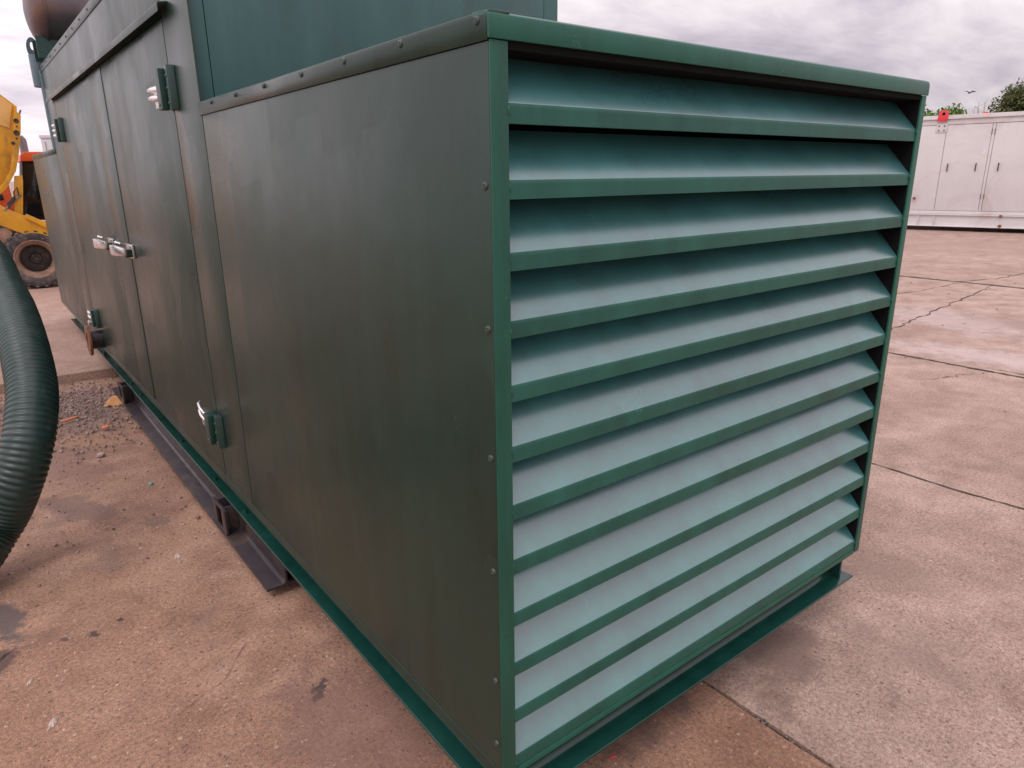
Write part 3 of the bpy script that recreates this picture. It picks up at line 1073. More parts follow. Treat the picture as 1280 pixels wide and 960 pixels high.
# ------------------------------------------------------------------ small things on the ground
M_WOOD = simple_mat("orange_wood", (0.50, 0.24, 0.085), 0.75, var=0.25, nscale=20, bump=0.4, bscale=80)
bm = BM()
prism(bm, [(-0.10, 0.0), (0.085, 0.0), (0.055, 0.045), (0.0, 0.0435), (-0.055, 0.105)][:3] + [(0.0, 0.040)], 0, -0.055, 0.09)
bm.free()
bm = BM()
prism(bm, [(-0.085, 0.004), (0.10, 0.004), (0.10, 0.0415), (0.02, 0.0415), (-0.030, 0.0415)], 0, -0.085, 0.16)
v_ = list(bm.verts)
for v in v_:
    if v.co.z > 0.03 and v.co.x < 0:
        v.co.x += 0.045
wd = build("timber_wedge", bm, M_WOOD, None, (-0.085, 5.17, 0.0), 0.002)
wd.rotation_euler = (0, 0, -0.3)
tag(wd, "orange timber wedge under the far end of the black carrying beam", "timber block")

M_CHIP = simple_mat("orange_chip", (0.60, 0.20, 0.09), 0.7, var=0.2, nscale=60)
def chip(name, x, y, lx, ly, h, rz, mat, label, cat, z=0.002):
    bm = BM()
    r = random.Random(int(x * 1000))
    pts = []
    for k in range(9):
        a = 2 * PI * k / 9
        pts.append((math.cos(a) * lx * r.uniform(0.75, 1.1), math.sin(a) * ly * r.uniform(0.75, 1.1)))
    prism(bm, pts, 2, 0, h)
    o = build(name, bm, mat, None, (x, y, z), h * 0.2, 2)
    o.rotation_euler = (0, 0, rz)
    return tag(o, label, cat)


chip("wood_splinter", -0.444, 4.876, 0.085, 0.014, 0.012, 0.45, M_CHIP, "long orange splinter lying on the gravel near the hose", "wood chip", 0.02)
chip("wood_chip", -0.263, 4.503, 0.030, 0.028, 0.012, 0.2, M_CHIP, "small squarish orange chip on the gravel between splinter and beam", "wood chip", 0.02)
M_GLASS = simple_mat("green_glass_bit", (0.22, 0.45, 0.36), 0.15, var=0.1)
chip("glass_bit", -0.206, 3.253, 0.016, 0.013, 0.014, 0.3, M_GLASS, "pale green glass bit on bare ground beside the carrying beam", "glass", 0.001)
chip("stone_chip", -0.163, 3.161, 0.012, 0.010, 0.010, 0.9, st_m[2], "tiny pale stone chip right beside the green glass bit", "stone", 0.001)
chip("flat_stone", -0.37, 3.95, 0.030, 0.024, 0.018, 0.9, st_m[2], "pale flat stone on the dirt between the hose and the beam", "stone", 0.006)
chip("brown_stone", -0.10, 2.62, 0.016, 0.013, 0.013, 0.9, st_m[0], "brown pebble on bare ground near the middle stiffener", "stone", 0.001)

M_REDWIRE = simple_mat("red_plastic", (0.55, 0.035, 0.040), 0.4)
bm = BM()
tube(bm, [(0.468, 0.098, 0.004), (0.482, 0.090, 0.004), (0.498, 0.085, 0.004), (0.514, 0.082, 0.005), (0.528, 0.083, 0.007), (0.538, 0.091, 0.010), (0.541, 0.103, 0.009), (0.537, 0.112, 0.004)], 0.0016, 8)
wr = build("wire_scrap", bm, M_RUST)
tag(wr, "short rusty wire scrap with a red bead curled on the ground below the louvred end", "wire")
bm = BM()
tube(bm, [(0.486, 0.0885, 0.004), (0.492, 0.0865, 0.004), (0.500, 0.0845, 0.004), (0.506, 0.0835, 0.0045)], [0.002, 0.0042, 0.0042, 0.002], 10)
build("bead", bm, M_REDWIRE, wr)
bm = BM()
lathe(bm, [(0.0060, 0.0), (0.0105, 0.0), (0.0105, 0.006), (0.0060, 0.006), (0.0060, 0.0)], (0, 0, 0), (0, 0, 1), 6)
nut = build("steel_nut", bm, M_CHROME, None, (0.997, -0.125, 0.002), sharp=30)
tag(nut, "small bright steel nut lying in the dark joint right of the louvred end", "nut")

# ------------------------------------------------------------------ corrugated suction hose
M_HOSE, nt, p = new_mat("hose_plastic")
co = nt.coord()
n = nt.noise(co, 7, 6, 0.65, 0.5)
c = nt.mix(nt.ramp(n, [(0.35, 0.0), (0.75, 1.0)]), (0.010, 0.030, 0.026), (0.022, 0.050, 0.044))
geo = nt.node('ShaderNodeNewGeometry')
sepn = nt.node('ShaderNodeSeparateXYZ')
nt.link(geo.outputs['Normal'], sepn.inputs[0])
c = nt.mix(nt.math('MULTIPLY', nt.ramp(nt.noise(co, 16, 6, 0.7), [(0.52, 0.0), (0.78, 1.0)]), 0.35), c, (0.13, 0.11, 0.10))
setp(nt, p, 'Base Color', c)
setp(nt, p, 'Roughness', nt.math('ADD', nt.math('MULTIPLY', n, 0.25), 0.25))
setp(nt, p, 'Normal', nt.bump(nt.noise(co, 90, 3), 0.12, 0.003))


def unproj(u, v, dep):
    """world point seen in the photograph at (u, v), dep metres in front of the camera"""
    q = cam.matrix_basis.to_3x3() @ Vector(((u - 640) / 865.31, -(v - 480) / 865.31, -1.0))
    return Vector(cam.location) + q * dep


ctrl = []
for u, v, dp in ((-330, 420, 5.2), (-300, 330, 5.25), (-235, 268, 5.15), (-150, 247, 4.95), (-78, 265, 4.6)):
    ctrl.append(unproj(u, v, dp))
ctrl[0].z = 0.11
for u, v, dp in ((-22, 310, 4.25), (2, 358, 3.85), (19, 395, 3.62), (31, 437, 3.42), (40, 485, 3.28), (39, 525, 3.20), (33, 562, 3.16), (20, 605, 3.15), (-6, 660, 3.18)):
    ctrl.append(unproj(u, v, dp))
last = ctrl[-1]
ctrl += [Vector((last.x - 0.20, last.y - 0.16, 0.112)), Vector((last.x - 0.65, last.y - 0.34, 0.110)), Vector((last.x - 1.5, last.y - 0.5, 0.110))]
for q in ctrl:
    q.z = max(q.z, 0.110)


def catmull(P, n):
    out = []
    for i in range(len(P) - 1):
        p0, p1, p2, p3 = P[max(i - 1, 0)], P[i], P[i + 1], P[min(i + 2, len(P) - 1)]
        for k in range(n):
            t_ = k / n
            out.append(0.5 * ((2 * p1) + (p2 - p0) * t_ + (2 * p0 - 5 * p1 + 4 * p2 - p3) * t_ ** 2 + (3 * p1 - p0 - 3 * p2 + p3) * t_ ** 3))
    out.append(P[-1])
    return out


dense = catmull(ctrl, 40)
lens = [0.0]
for a, b in zip(dense, dense[1:]):
    lens.append(lens[-1] + (b - a).length)
rp = 0.0255
step = rp / 5
path, rad_ = [], []
s, i = 0.0, 0
while s < lens[-1]:
    while lens[i + 1] < s:
        i += 1
    f = (s - lens[i]) / max(1e-9, lens[i + 1] - lens[i])
    path.append(dense[i].lerp(dense[i + 1], f))
    ph = (s / rp) % 1.0
    rad_.append((0.1010 + 0.0016 * mnoise.noise(Vector((s * 2.3, 1.7, 0.3)))) + (0.0068 + 0.0012 * mnoise.noise(Vector((s * 9.0, 0.2, 5.1)))) * (1 - abs(2 * ph - 1) ** 1.6))
    s += step
bm = BM()
tube(bm, path, rad_, 26)
hose = build("suction_hose", bm, M_HOSE, None, (0, 0, 0), 0, sharp=80)
tag(hose, "thick dark green ribbed suction hose arching down to the ground at the left edge", "hose")

# ------------------------------------------------------------------ yellow loader
M_YEL = simple_mat("yellow_machine_paint", (0.62, 0.30, 0.018), 0.42, var=0.14, nscale=2.5, dirt=(0.26, 0.13, 0.03), dirt_amt=0.15)
M_YELP = simple_mat("faded_yellow_paint", (0.72, 0.42, 0.13), 0.5, var=0.1, nscale=2.5, dirt=(0.45, 0.26, 0.08), dirt_amt=0.1)
M_ORG = simple_mat("orange_machine_paint", (0.62, 0.095, 0.022), 0.42, var=0.12, nscale=3, dirt=(0.3, 0.07, 0.03), dirt_amt=0.1)
M_TYRE = simple_mat("tyre_rubber", (0.040, 0.038, 0.042), 0.85, var=0.3, nscale=12, bump=0.4, dirt=(0.17, 0.13, 0.115), dirt_amt=0.4)
M_RIM = simple_mat("muddy_rim", (0.22, 0.13, 0.088), 0.8, var=0.3, nscale=10, bump=0.3, dirt=(0.34, 0.22, 0.16), dirt_amt=0.3)
M_DISC = simple_mat("wheel_disc", (0.020, 0.014, 0.013), 0.6, var=0.4, nscale=14, dirt=(0.09, 0.055, 0.042), dirt_amt=0.2)
M_BLACK = simple_mat("black_plastic", (0.018, 0.018, 0.020), 0.35)
M_GREYP = simple_mat("grey_pipe_steel", (0.20, 0.18, 0.19), 0.45, metal=0.4)
M_WIN, nt, p = new_mat("dark_glass")
setp(nt, p, 'Base Color', (0.010, 0.010, 0.012)); setp(nt, p, 'Roughness', 0.08)
SLZ = 0.075
RZ = -0.035


def wheel(parent, cx, cy, r, w, name="wheel", lugs=22):
    """tyre with lugged tread, rim and disc; axle along local y, outer face to -y"""
    e = bpy.data.objects.new(name, None); COL.objects.link(e); e.parent = parent; e.location = (cx, cy, r)
    e.empty_display_size = 0.1
    bm = BM()
    pr_ = [(0.60 * r, -w * 0.42), (0.66 * r, -w * 0.48), (0.80 * r, -w * 0.52), (0.91 * r, -w * 0.49), (0.955 * r, -w * 0.40), (0.965 * r, 0), (0.955 * r, w * 0.40), (0.91 * r, w * 0.49), (0.80 * r, w * 0.52), (0.60 * r, w * 0.42)]
    lathe(bm, pr_, (0, 0, 0), (0, 1, 0), 48)
    for k in range(lugs):
        a0 = 2 * PI * k / lugs
        for sgn in (-1, 1):
            a = a0 + (PI / lugs if sgn > 0 else 0)
            vs_ = []
            for (rr_, yy, da) in ((0.90 * r, sgn * w * 0.50, 0.0), (0.955 * r, sgn * w * 0.44, 0.02), (0.965 * r, sgn * w * 0.03, 0.22)):
                for dd in (-0.055, 0.055):
                    for lift in (0.0, 0.040 * r):
                        aa = a + da + dd
                        vs_.append(bm.verts.new(((rr_ + lift) * math.cos(aa), yy * (1.03 if lift else 1.0), (rr_ + lift) * math.sin(aa))))
            for s_ in range(2):
                q = vs_[s_ * 4:s_ * 4 + 8]
                for f in ((0, 1, 5, 4), (2, 6, 7, 3), (1, 3, 7, 5), (0, 4, 6, 2)):
                    bm.faces.new([q[i] for i in f])
            bm.faces.new([vs_[i] for i in (0, 2, 3, 1)])
            bm.faces.new([vs_[i] for i in (8, 9, 11, 10)])
    build("tyre", bm, M_TYRE, e, sharp=50)
    bm = BM()
    lathe(bm, [(0.62 * r, -w * 0.44), (0.645 * r, -w * 0.47), (0.615 * r, -w * 0.475), (0.57 * r, -w * 0.40), (0.50 * r, -w * 0.34), (0.46 * r, -w * 0.16), (0.46 * r, w * 0.3), (0.62 * r, w * 0.44)], (0, 0, 0), (0, 1, 0), 48)
    build("rim", bm, M_RIM, e)
    bm = BM()
    lathe(bm, [(0.0, -w * 0.22), (0.07 * r, -w * 0.22), (0.08 * r, -w * 0.16), (0.16 * r, -w * 0.16), (0.19 * r, -w * 0.08), (0.30 * r, -w * 0.10), (0.462 * r, -w * 0.05)], (0, 0, 0), (0, 1, 0), 40)
    for k in range(8):
        a = 2 * PI * k / 8
        lathe(bm, [(0.0, -w * 0.17), (0.022 * r, -w * 0.17), (0.024 * r, -w * 0.09)], (0.25 * r * math.cos(a), 0, 0.25 * r * math.sin(a)), (0, 1, 0), 6)
    build("wheel_disc", bm, M_DISC, e)
    return e


ld = empty("wheeled_loader", (-0.06, 12.47, SLZ), RZ)
tag(ld, "yellow wheeled loader with raised bucket and muddy black tyre behind the hose", "loader")


def lp_(u, v, dep_off=0.0):
    """local (x, z) of the loader's near side plane for a pixel measured in the photograph"""
    q = cam.matrix_basis.to_3x3() @ Vector(((u - 640) / 865.31, -(v - 480) / 865.31, -1.0))
    nrm = Vector((-math.sin(RZ), math.cos(RZ), 0))
    c0 = Vector((-0.06, 12.47, 0)) + nrm * dep_off
    tt = (c0 - Vector(cam.location)).dot(nrm) / q.dot(nrm)
    w_ = Vector(cam.location) + q * tt - Vector((-0.06, 12.47, SLZ))
    return (w_.x * math.cos(RZ) + w_.y * math.sin(RZ), w_.z)


def poly(px, off=0.0):
    return [lp_(u, v, off) for u, v in px]


wc = lp_(46, 325)
wheel(ld, wc[0], 0.22, 0.475, 0.40)
wheel(ld, wc[0], 1.95, 0.475, 0.40)
wheel(ld, wc[0] + 2.5, 0.25, 0.62, 0.46)
wheel(ld, wc[0] + 2.5, 1.95, 0.62, 0.46)
def slab_y(name, pts, y0, y1, mat, parent, bev=0.008):
    bm = BM()
    prism(bm, pts, 1, y0, y1)
    return build(name, bm, mat, parent, (0, 0, 0), bev)


slab_y("lift_arm", poly([(-60, 232), (-4, 254), (10, 262), (32, 270), (110, 292), (150, 296), (150, 318), (110, 309), (60, 301), (22, 290), (-6, 279), (-64, 255)]), 0.02, 0.20, M_YEL, ld)
slab_y("arm_rib", poly([(32, 267), (60, 279), (110, 294), (110, 299), (58, 285), (32, 273)]), -0.02, 0.0195, M_YEL, ld, 0.004)
slab_y("arm_bracket", poly([(-2, 287), (10, 284), (16, 292), (12, 302), (0, 306)]), 0.05, 0.19, M_RIM, ld, 0.006)
# raised bucket, its flat back and its edge plate with holes
buc = slab_y("bucket", poly([(-70, 80), (0, 117), (19, 131), (20, 200), (10, 226), (-14, 248), (-70, 240)]), 0.06, 1.9, M_YEL, ld, 0.012)
slab_y("bucket_back", poly([(-66, 82), (-1, 119), (15, 131), (12, 160), (0, 156), (-66, 140)]), 0.045, 0.0595, M_YELP, ld, 0.004)
ed = slab_y("edge_plate", poly([(18, 131), (21, 133), (21, 140), (26, 143), (26, 164), (24, 190), (20, 214), (8, 236), (-8, 250), (-10, 243), (5, 228), (13, 212), (16, 180)]), 0.0, 0.12, M_YEL, ld, 0.006)
for (u, v, r_) in ((20, 151, 0.030), (20.5, 166, 0.034), (16.5, 179, 0.022), (21, 173, 0.012), (21, 158, 0.010)):
    x_, z_ = lp_(u, v)
    bm = BM()
    lathe(bm, [(0.0, -0.006), (r_ * 0.7, -0.006), (r_, -0.010), (r_ * 1.2, -0.004), (r_ * 1.2, 0.004)], (x_, 0, z_), (0, 1, 0), 14)
    build("bolt", bm, M_DISC, ed)
bm = BM()
x_, z_ = lp_(24, 143); x2, z2 = lp_(26, 137)
tube(bm, [(x_, 0.06, z_), (x2, 0.06, z2)], 0.012, 8)
build("bolt_pin", bm, M_GREYP, ed)
slab_y("upright", poly([(18, 220), (28, 219), (29, 226), (29, 268), (18, 268)]), 0.05, 0.17, M_YEL, ld, 0.006)
slab_y("cylinder_bracket", poly([(8, 255), (17, 245), (20, 248), (12, 261)]), 0.0, 0.05, M_DISC, ld, 0.004)
bm = BM()
a_ = lp_(6, 263); b_ = lp_(26, 243)
tube(bm, [(a_[0], 0.03, a_[1]), (b_[0], 0.03, b_[1])], 0.018, 10)
build("hydraulic_ram", bm, M_GREYP, ld)
bm = BM()
h0, h1, h2, h3 = lp_(19, 250), lp_(17, 240), lp_(21, 234), lp_(24, 245)
tube(bm, [(q[0], 0.02, q[1]) for q in (h0, h1, h2, h3)], 0.010, 8)
build("hydraulic_hose", bm, M_BLACK, ld)
# chassis and cab of the loader, mostly behind the canopy
slab_y("chassis", poly([(20, 300), (230, 296), (260, 330), (20, 338)]), 0.55, 1.65, M_DISC, ld)
slab_y("engine_hood", poly([(70, 255), (150, 250), (150, 300), (70, 304)], 0.5), 0.5, 1.7, M_YEL, ld)

# ------------------------------------------------------------------ orange tractor behind it
tr = empty("orange_tractor", (-0.06, 12.47, SLZ), RZ)
tag(tr, "orange tractor with dark cab glass parked behind the yellow loader", "tractor")
OFF = 2.6
def slab_t(name, px, y0, y1, mat, bev=0.01, parent=None):
    return slab_y(name, poly(px, OFF), OFF + y0, OFF + y1, mat, parent or tr, bev)


slab_t("cab_roof", [(25, 193), (30, 190), (110, 189), (112, 200), (25, 202)], -0.10, 1.5, M_ORG, 0.02)
cabin = slab_t("cab", [(27, 202.5), (108, 200), (112, 275), (27, 275)], 0.02, 1.4, M_BLACK, 0.01)
slab_t("cab_window", [(29.5, 206), (70, 206), (72, 270), (31, 270)], -0.004, 0.015, M_WIN, 0.003, cabin)
slab_t("cab_post", [(24.5, 203), (27.5, 203), (29, 268), (26, 268)], -0.05, 0.05, M_GREYP, 0.006)
slab_t("bonnet", [(-90, 225), (0, 222), (10, 228), (15, 246), (22, 262), (22, 286), (-90, 290)], -0.02, 1.2, M_ORG, 0.02)
slab_t("bonnet_grille", [(-8, 240), (3, 243), (5, 250), (-8, 250)], -0.034, -0.0205, M_BLACK, 0.003)
slab_t("chassis", [(-80, 286), (200, 272), (200, 300), (-80, 305)], 0.2, 1.1, M_BLACK, 0.01)
bm = BM()
a_, b_ = lp_(32, 192, OFF), lp_(29, 174, OFF)
c_ = lp_(25, 170, OFF)
tube(bm, [(a_[0], OFF + 0.3, a_[1]), (b_[0], OFF + 0.3, b_[1]), (c_[0], OFF + 0.3, c_[1])], [0.070, 0.060, 0.055], 14)
build("exhaust_pipe", bm, M_GREYP, tr)
w0 = lp_(-20, 318, OFF)
whl = wheel(tr, w0[0], OFF + 0.1, 0.62, 0.38)
M_PALE = simple_mat("pale_mudguard", (0.42, 0.40, 0.44), 0.5)
bm = BM()
cx_, cz_ = w0[0], 0.62
pts_ = [(cx_ + 0.72 * math.cos(a), cz_ + 0.72 * math.sin(a)) for a in [0.15 + 2.2 * k / 14 for k in range(15)]] + [(cx_ + 0.68 * math.cos(a), cz_ + 0.68 * math.sin(a)) for a in [2.35 - 2.2 * k / 14 for k in range(15)]]
prism(bm, pts_, 1, OFF - 0.13, OFF + 0.33)
build("mudguard", bm, M_PALE, tr, (0, 0, 0), 0.004)
wheel(tr, w0[0] + 2.6, OFF + 0.3, 0.75, 0.45)
wheel(tr, w0[0], OFF + 1.3, 0.62, 0.38)
wheel(tr, w0[0] + 2.6, OFF + 1.7, 0.75, 0.45)

# ------------------------------------------------------------------ pale box body far behind
M_WHITE = simple_mat("white_container_paint", (0.60, 0.575, 0.575), 0.5, var=0.05, nscale=1.2, dirt=(0.50, 0.44, 0.41), dirt_amt=0.06, bump=0.04)
M_WHITE2 = simple_mat("pale_grey_paint", (0.55, 0.54, 0.56), 0.55, var=0.06, nscale=1.2)
P0 = unproj(55.5, 200, 18.0)
far = empty("box_container", (P0.x, P0.y, SLZ), -0.62)
tag(far, "pale grey box container standing behind the orange tractor roof", "container")
topz = unproj(55.5, 174, 18.0).z - SLZ
bm = BM(); box(bm, 0.0, 6.0, 0.0, 2.4, 0.15, topz); build("body", bm, M_WHITE2, far, (0, 0, 0), 0.02)
bm = BM(); box(bm, -0.02, 6.02, -0.02, 2.42, topz + 0.002, topz + 0.10); build("roof", bm, M_WHITE2, far, (0, 0, 0), 0.03)
for x_ in (0.05, 0.6, 1.2, 1.8, 2.4):
    bm = BM()
    box(bm, x_, x_ + 0.06, -0.035, -0.003, 0.2, topz - 0.06)
    build("side_rib", bm, M_WHITE2, far, (0, 0, 0), 0.005)
for x_ in (0.0, 5.8):
    bm = BM()
    box(bm, x_, x_ + 0.2, 0.0, 2.4, 0.0, 0.148)
    build("foot", bm, M_BLACK, far, (0, 0, 0), 0.005)

# ------------------------------------------------------------------ white generator container on the right
CO = Vector((22.583, 8.749, 0.0))
crz = math.atan2(-0.9746268, 0.2238361)
wc_ = empty("white_container", CO, crz)
tag(wc_, "white steel generator container with flush doors and red lifting lugs across the yard", "container")
# local x runs along the front to the right, local y goes away from the camera
X0, X1, DEP = -1.4, 8.6, 2.6
M_SEAM = simple_mat("door_rubber", (0.10, 0.08, 0.085), 0.8)
M_REDLUG = simple_mat("red_lug_paint", (0.68, 0.045, 0.055), 0.45, var=0.1)
def wbox(name, x0, x1, y0, y1, z0, z1, mat=None, bev=0.006, parent=None):
    bm = BM()
    box(bm, x0, x1, y0, y1, z0, z1)
    return build(name, bm, mat or M_WHITE, parent or wc_, (0, 0, 0), bev)


wbox("body", X0, X1, 0.045, DEP, 0.50, 3.20)
doors = [(0.58, 1.705), (1.795, 2.92), (3.0, 4.12), (4.21, 5.33), (5.42, 6.54), (6.63, 7.75)]
edges = [X0] + [e for d_ in doors for e in d_] + [X1]
for k in range(0, len(edges), 2):
    wbox("mullion", edges[k] + (0.012 if k else 0), edges[k + 1] - 0.012, 0.0, 0.043, 0.60, 3.04)
wbox("head_band", X0, X1, -0.004, 0.043, 3.052, 3.20)
wbox("sill_band", X0, X1, -0.004, 0.043, 0.502, 0.590)
M_BLK = M_BLACK
for i, (a, b) in enumerate(doors):
    dd = wbox("door", a, b, 0.004, 0.043, 0.602, 3.038, bev=0.004)
    hs = [a + 0.17, b - 0.24] if i == 0 else [a + 0.22, b - 0.2]
    for hx in hs:
        bm = BM()
        tube(bm, [(hx, 0.004, 1.74), (hx, -0.035, 1.76), (hx, -0.045, 1.84), (hx, -0.035, 1.93), (hx, 0.004, 1.95)], 0.015, 8)
        build("handle", bm, M_BLK, dd)
    for zz in (0.95, 2.75):
        bm = BM()
        tube(bm, [(a - 0.008 if i else b + 0.008, -0.004, zz), (a - 0.008 if i else b + 0.008, -0.004, zz + 0.14)], 0.012, 8)
        build("hinge", bm, M_GREYP, dd)
    bm = BM()
    box(bm, b - 0.15, b - 0.06, -0.002, 0.0035, 2.18, 2.46)
    build("sticker", bm, simple_mat("pale_sticker", (0.62, 0.64, 0.68), 0.4), dd)
# roof with a folded edge and a drip
wbox("roof", X0 - 0.03, X1 + 0.03, -0.05, DEP + 0.03, 3.203, 3.26)
wbox("roof", X0 + 0.05, X1 - 0.05, 0.0, DEP, 3.262, 3.32)
# base: channel with stiffeners
bm = BM()
prism(bm, [(0.0, 0.13), (-0.07, 0.13), (-0.07, 0.155), (-0.02, 0.165), (-0.02, 0.455), (-0.07, 0.465), (-0.07, 0.498), (0.05, 0.498), (0.05, 0.13)], 0, X0, X1)
bs = build("base_channel", bm, M_WHITE, wc_, (0, 0, 0), 0.004)
for x_ in (0.20, 0.62, 3.2, 3.62, 6.2, 6.62):
    bm = BM(); box(bm, x_ - 0.012, x_ + 0.012, -0.068, -0.021, 0.166, 0.455)
    build("stiffener", bm, M_WHITE, bs, (0, 0, 0), 0.003)
for x_, z_ in ((2.31, 0.47), (2.33, 0.19), (0.02, 0.95), (5.3, 0.20)):
    bm = BM(); tube(bm, [(x_ - 0.03, -0.03, z_), (x_ - 0.005, -0.085, z_)], 0.04, 10)
    build("rusty_stub", bm, M_RUST, bs)
wbox("base_channel", X0, X1, DEP - 0.1, DEP, 0.13, 0.498)
for x_ in (X0 + 0.15, 4.0, 8.2):
    wbox("bearer", x_, x_ + 0.25, 0.05, DEP - 0.12, 0.0, 0.1295, M_WOOD, 0.003)
# lifting lug plates with bolts, red tips standing above the roof
for x_ in (0.30, 4.16, 7.85):
    bm = BM(); box(bm, x_, x_ + 0.28, -0.020, -0.0045, 2.84, 3.10)
    pl_ = build("lug_plate", bm, M_WHITE, wc_, (0, 0, 0), 0.004)
    for dx in (0.07, 0.21):
        for dz in (2.90, 3.02):
            bm = BM()
            lathe(bm, [(0.0, 0.014), (0.022, 0.012), (0.026, 0.0)], (x_ + dx, -0.020, dz), (0, -1, 0), 8)
            build("bolt", bm, M_GREYP, pl_)
    bm = BM()
    pts_ = [(x_ + 0.0, 3.15), (x_ + 0.27, 3.15), (x_ + 0.27, 3.44), (x_ + 0.06, 3.46), (x_ + 0.02, 3.36)]
    prism(bm, pts_, 1, -0.085, -0.058)
    lg = build("lifting_lug", bm, M_REDLUG, wc_, (0, 0, 0), 0.006)
    bm = BM(); lathe(bm, [(0.0, 0.006), (0.035, 0.006), (0.045, 0.0)], (x_ + 0.15, -0.0855, 3.355), (0, -1, 0), 14)
    build("lug_hole", bm, M_DARK, lg)
    # second lug on the far edge of the roof
    bm = BM()
    xx = x_ + 0.75
    prism(bm, [(xx, 3.25)] + [(xx + 0.125 - 0.15 * math.cos(a), 3.39 + 0.14 * math.sin(a)) for a in [k * PI / 8 for k in range(9)]] + [(xx + 0.25, 3.25)], 1, DEP + 0.04, DEP + 0.08)
    lg = build("lifting_lug", bm, M_REDLUG, wc_, (0, 0, 0), 0.006)

# ------------------------------------------------------------------ trees, weeds, bird
M_BARK = simple_mat("bark", (0.12, 0.085, 0.06), 0.9, var=0.3, nscale=8, bump=0.6, bscale=30)
def leaf_mat(name, c):
    m, nt, p = new_mat(name)
    oi = nt.node('ShaderNodeNewGeometry')
    rnd = oi.outputs['Random Per Island']
    cc = nt.mix(rnd, tuple(x * 0.6 for x in c), tuple(x * 1.5 for x in c))
    setp(nt, p, 'Base Color', cc)
    setp(nt, p, 'Roughness', 0.55)
    p.inputs['Transmission Weight'].default_value = 0.0
    return m


M_LEAF_OLIVE = leaf_mat("olive_leaves", (0.085, 0.105, 0.030))
M_LEAF_FRESH = leaf_mat("fresh_leaves", (0.11, 0.19, 0.030))


def tree(name, base, h, crown, n_leaf, leaf, mat, label, seed, cat="tree", trunk_r=0.25):
    r = random.Random(seed)
    e = empty(name, base)
    tag(e, label, cat)
    bm = BM()
    top = Vector((crown[0] * 0.0, 0, h * 0.62))
    tube(bm, [(0, 0, -0.05), (0.05, 0.02, h * 0.2), (0.0, 0.05, h * 0.4), tuple(top)], [trunk_r * 1.25, trunk_r, trunk_r * 0.8, trunk_r * 0.5], 10)
    tips = []
    for k in range(16):
        a = r.uniform(0, 2 * PI)
        el = r.uniform(-0.15, 1.0)
        z0 = h * r.uniform(0.30, 0.62)
        L = r.uniform(0.6, 1.0)
        tip = Vector((math.cos(a) * crown[0] * L * math.cos(el * 0.9), math.sin(a) * crown[1] * L * math.cos(el * 0.9), h - crown[2] + crown[2] * math.sin(el) * 0.9))
        mid = Vector((0, 0, z0)).lerp(tip, 0.5) + Vector((0, 0, -0.15))
        tube(bm, [(0, 0, z0), tuple(mid), tuple(tip)], [trunk_r * 0.4, trunk_r * 0.22, trunk_r * 0.07], 6)
        tips.append(tip)
        for j in range(3):
            t2 = mid.lerp(tip, r.uniform(0.2, 1.0)) + Vector((r.gauss(0, 1), r.gauss(0, 1), r.gauss(0, 0.7))) * crown[0] * 0.22
            tips.append(t2)
    build("trunk", bm, M_BARK, e)
    V, F = [], []
    for _ in range(n_leaf):
        t_ = r.choice(tips)
        sc = crown[0] * 0.20
        g_ = Vector((r.gauss(0, sc), r.gauss(0, sc), r.gauss(0, sc * 0.6)))
        if g_.length > sc * 1.7:
            g_ *= sc * 1.7 / g_.length * r.uniform(0.6, 1.0)
        p_ = t_ + g_
        if p_.z < 0.4:
            continue
        nrm = Vector((r.gauss(0, 1), r.gauss(0, 1), r.gauss(0.5, 1))).normalized()
        s_ = nrm.orthogonal().normalized()
        s_ = Quaternion(nrm, r.uniform(0, 6.28)) @ s_
        u_ = nrm.cross(s_)
        L = leaf * r.uniform(0.6, 1.3)
        o = len(V)
        V += [tuple(p_ - s_ * L), tuple(p_ + u_ * L * 0.45 + nrm * L * 0.1), tuple(p_ + s_ * L), tuple(p_ - u_ * L * 0.45 + nrm * L * 0.1)]
        F.append((o, o + 1, o + 2, o + 3))
    me = bpy.data.meshes.new("crown")
    me.from_pydata(V, [], F)
    me.materials.append(mat)
    o = bpy.data.objects.new("crown", me)
    COL.objects.link(o)
    o.parent = e
    return e


tree("olive_tree", (50.6, 13.2, 0), 6.9, (3.2, 3.2, 3.0), 60000, 0.10, M_LEAF_OLIVE, "dark olive round-crowned tree behind the right end of the white container", 3)
tree("fresh_green_tree", (41.5, 16.4, 0), 5.05, (1.75, 1.75, 1.9), 24000, 0.10, M_LEAF_FRESH, "bright green leafy tree showing beside the louvred end above the white container", 8, trunk_r=0.14)

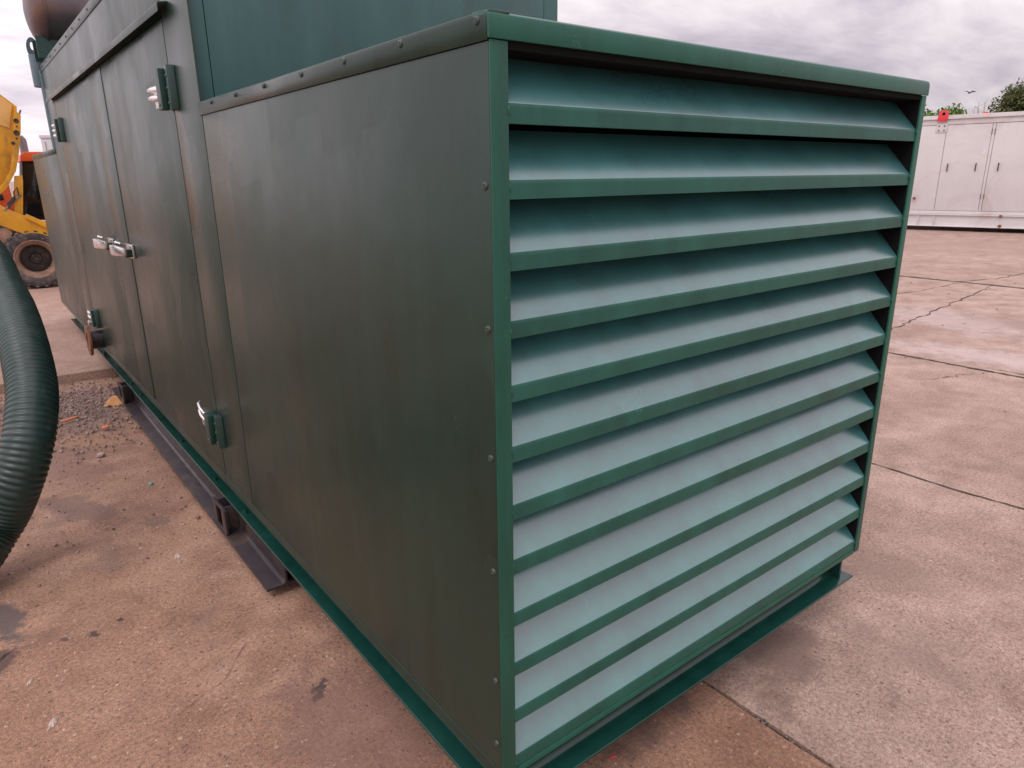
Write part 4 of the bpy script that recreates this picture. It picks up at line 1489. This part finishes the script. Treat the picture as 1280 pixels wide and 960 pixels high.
M_TWIG = simple_mat("dry_twigs", (0.30, 0.22, 0.19), 0.9, var=0.3)
def weed(name, base, h, n, label, seed, spread=0.5):
    r = random.Random(seed)
    e = empty(name, base)
    tag(e, label, "bare shrub", "leafless shrubs behind the white container")
    bm = BM()
    for k in range(n):
        a = r.uniform(0, 6.28)
        tip = Vector((math.cos(a) * spread * r.uniform(0.2, 1), math.sin(a) * spread * r.uniform(0.2, 1), h * r.uniform(0.75, 1.0)))
        mid = tip * 0.55 + Vector((r.gauss(0, .05), r.gauss(0, .05), 0.1))
        tube(bm, [(0, 0, 0), tuple(mid), tuple(tip)], [0.022, 0.014, 0.006], 5)
        for j in range(7):
            s0 = mid.lerp(tip, r.uniform(0.0, 0.95))
            tube(bm, [tuple(s0), tuple(s0 + Vector((r.gauss(0, .13), r.gauss(0, .13), r.uniform(0.08, 0.30))))], [0.008, 0.004], 4)
    build("stem", bm, M_TWIG, e)
    return e


q = unproj(1224, 140, 27.5)
weed("bare_shrub", (q.x, q.y, 0), 4.40, 7, "tall leafless twiggy shrub poking above the white container roof", 5, 0.38)
q = unproj(1236, 142, 28.5)
weed("bare_shrub", (q.x, q.y, 0), 4.05, 6, "low leafless shrub between the twiggy shrub and the olive tree", 9, 0.45)

M_BIRD = simple_mat("dark_bird", (0.06, 0.05, 0.055), 0.8)
q = unproj(1212, 116, 30.0)
bird = empty("bird", q, -0.8)
tag(bird, "small dark bird flying in the grey sky above the white container", "bird")
bm = BM()
lathe(bm, [(0.0, -0.11), (0.018, -0.09), (0.034, -0.02), (0.036, 0.03), (0.024, 0.075), (0.022, 0.10), (0.010, 0.125), (0.0, 0.14)], (0, 0, 0), (0, 1, 0), 12)
prism(bm, [(-0.012, -0.09), (0.012, -0.09), (0.035, -0.19), (-0.035, -0.19)], 2, -0.004, 0.004)
build("body", bm, M_BIRD, bird)
for s_ in (-1, 1):
    bm = BM()
    pts_ = [(s_ * 0.02, 0.05, 0.02), (s_ * 0.12, 0.08, 0.085), (s_ * 0.26, -0.02, 0.04), (s_ * 0.12, -0.03, 0.078), (s_ * 0.02, -0.05, 0.015)]
    vt = [bm.verts.new(p_) for p_ in pts_]
    vb = [bm.verts.new((p_[0], p_[1], p_[2] - 0.008)) for p_ in pts_]
    bm.faces.new(vt); bm.faces.new(vb[::-1])
    for k in range(5):
        j = (k + 1) % 5
        bm.faces.new((vt[k], vb[k], vb[j], vt[j]))
    build("wing", bm, M_BIRD, bird)
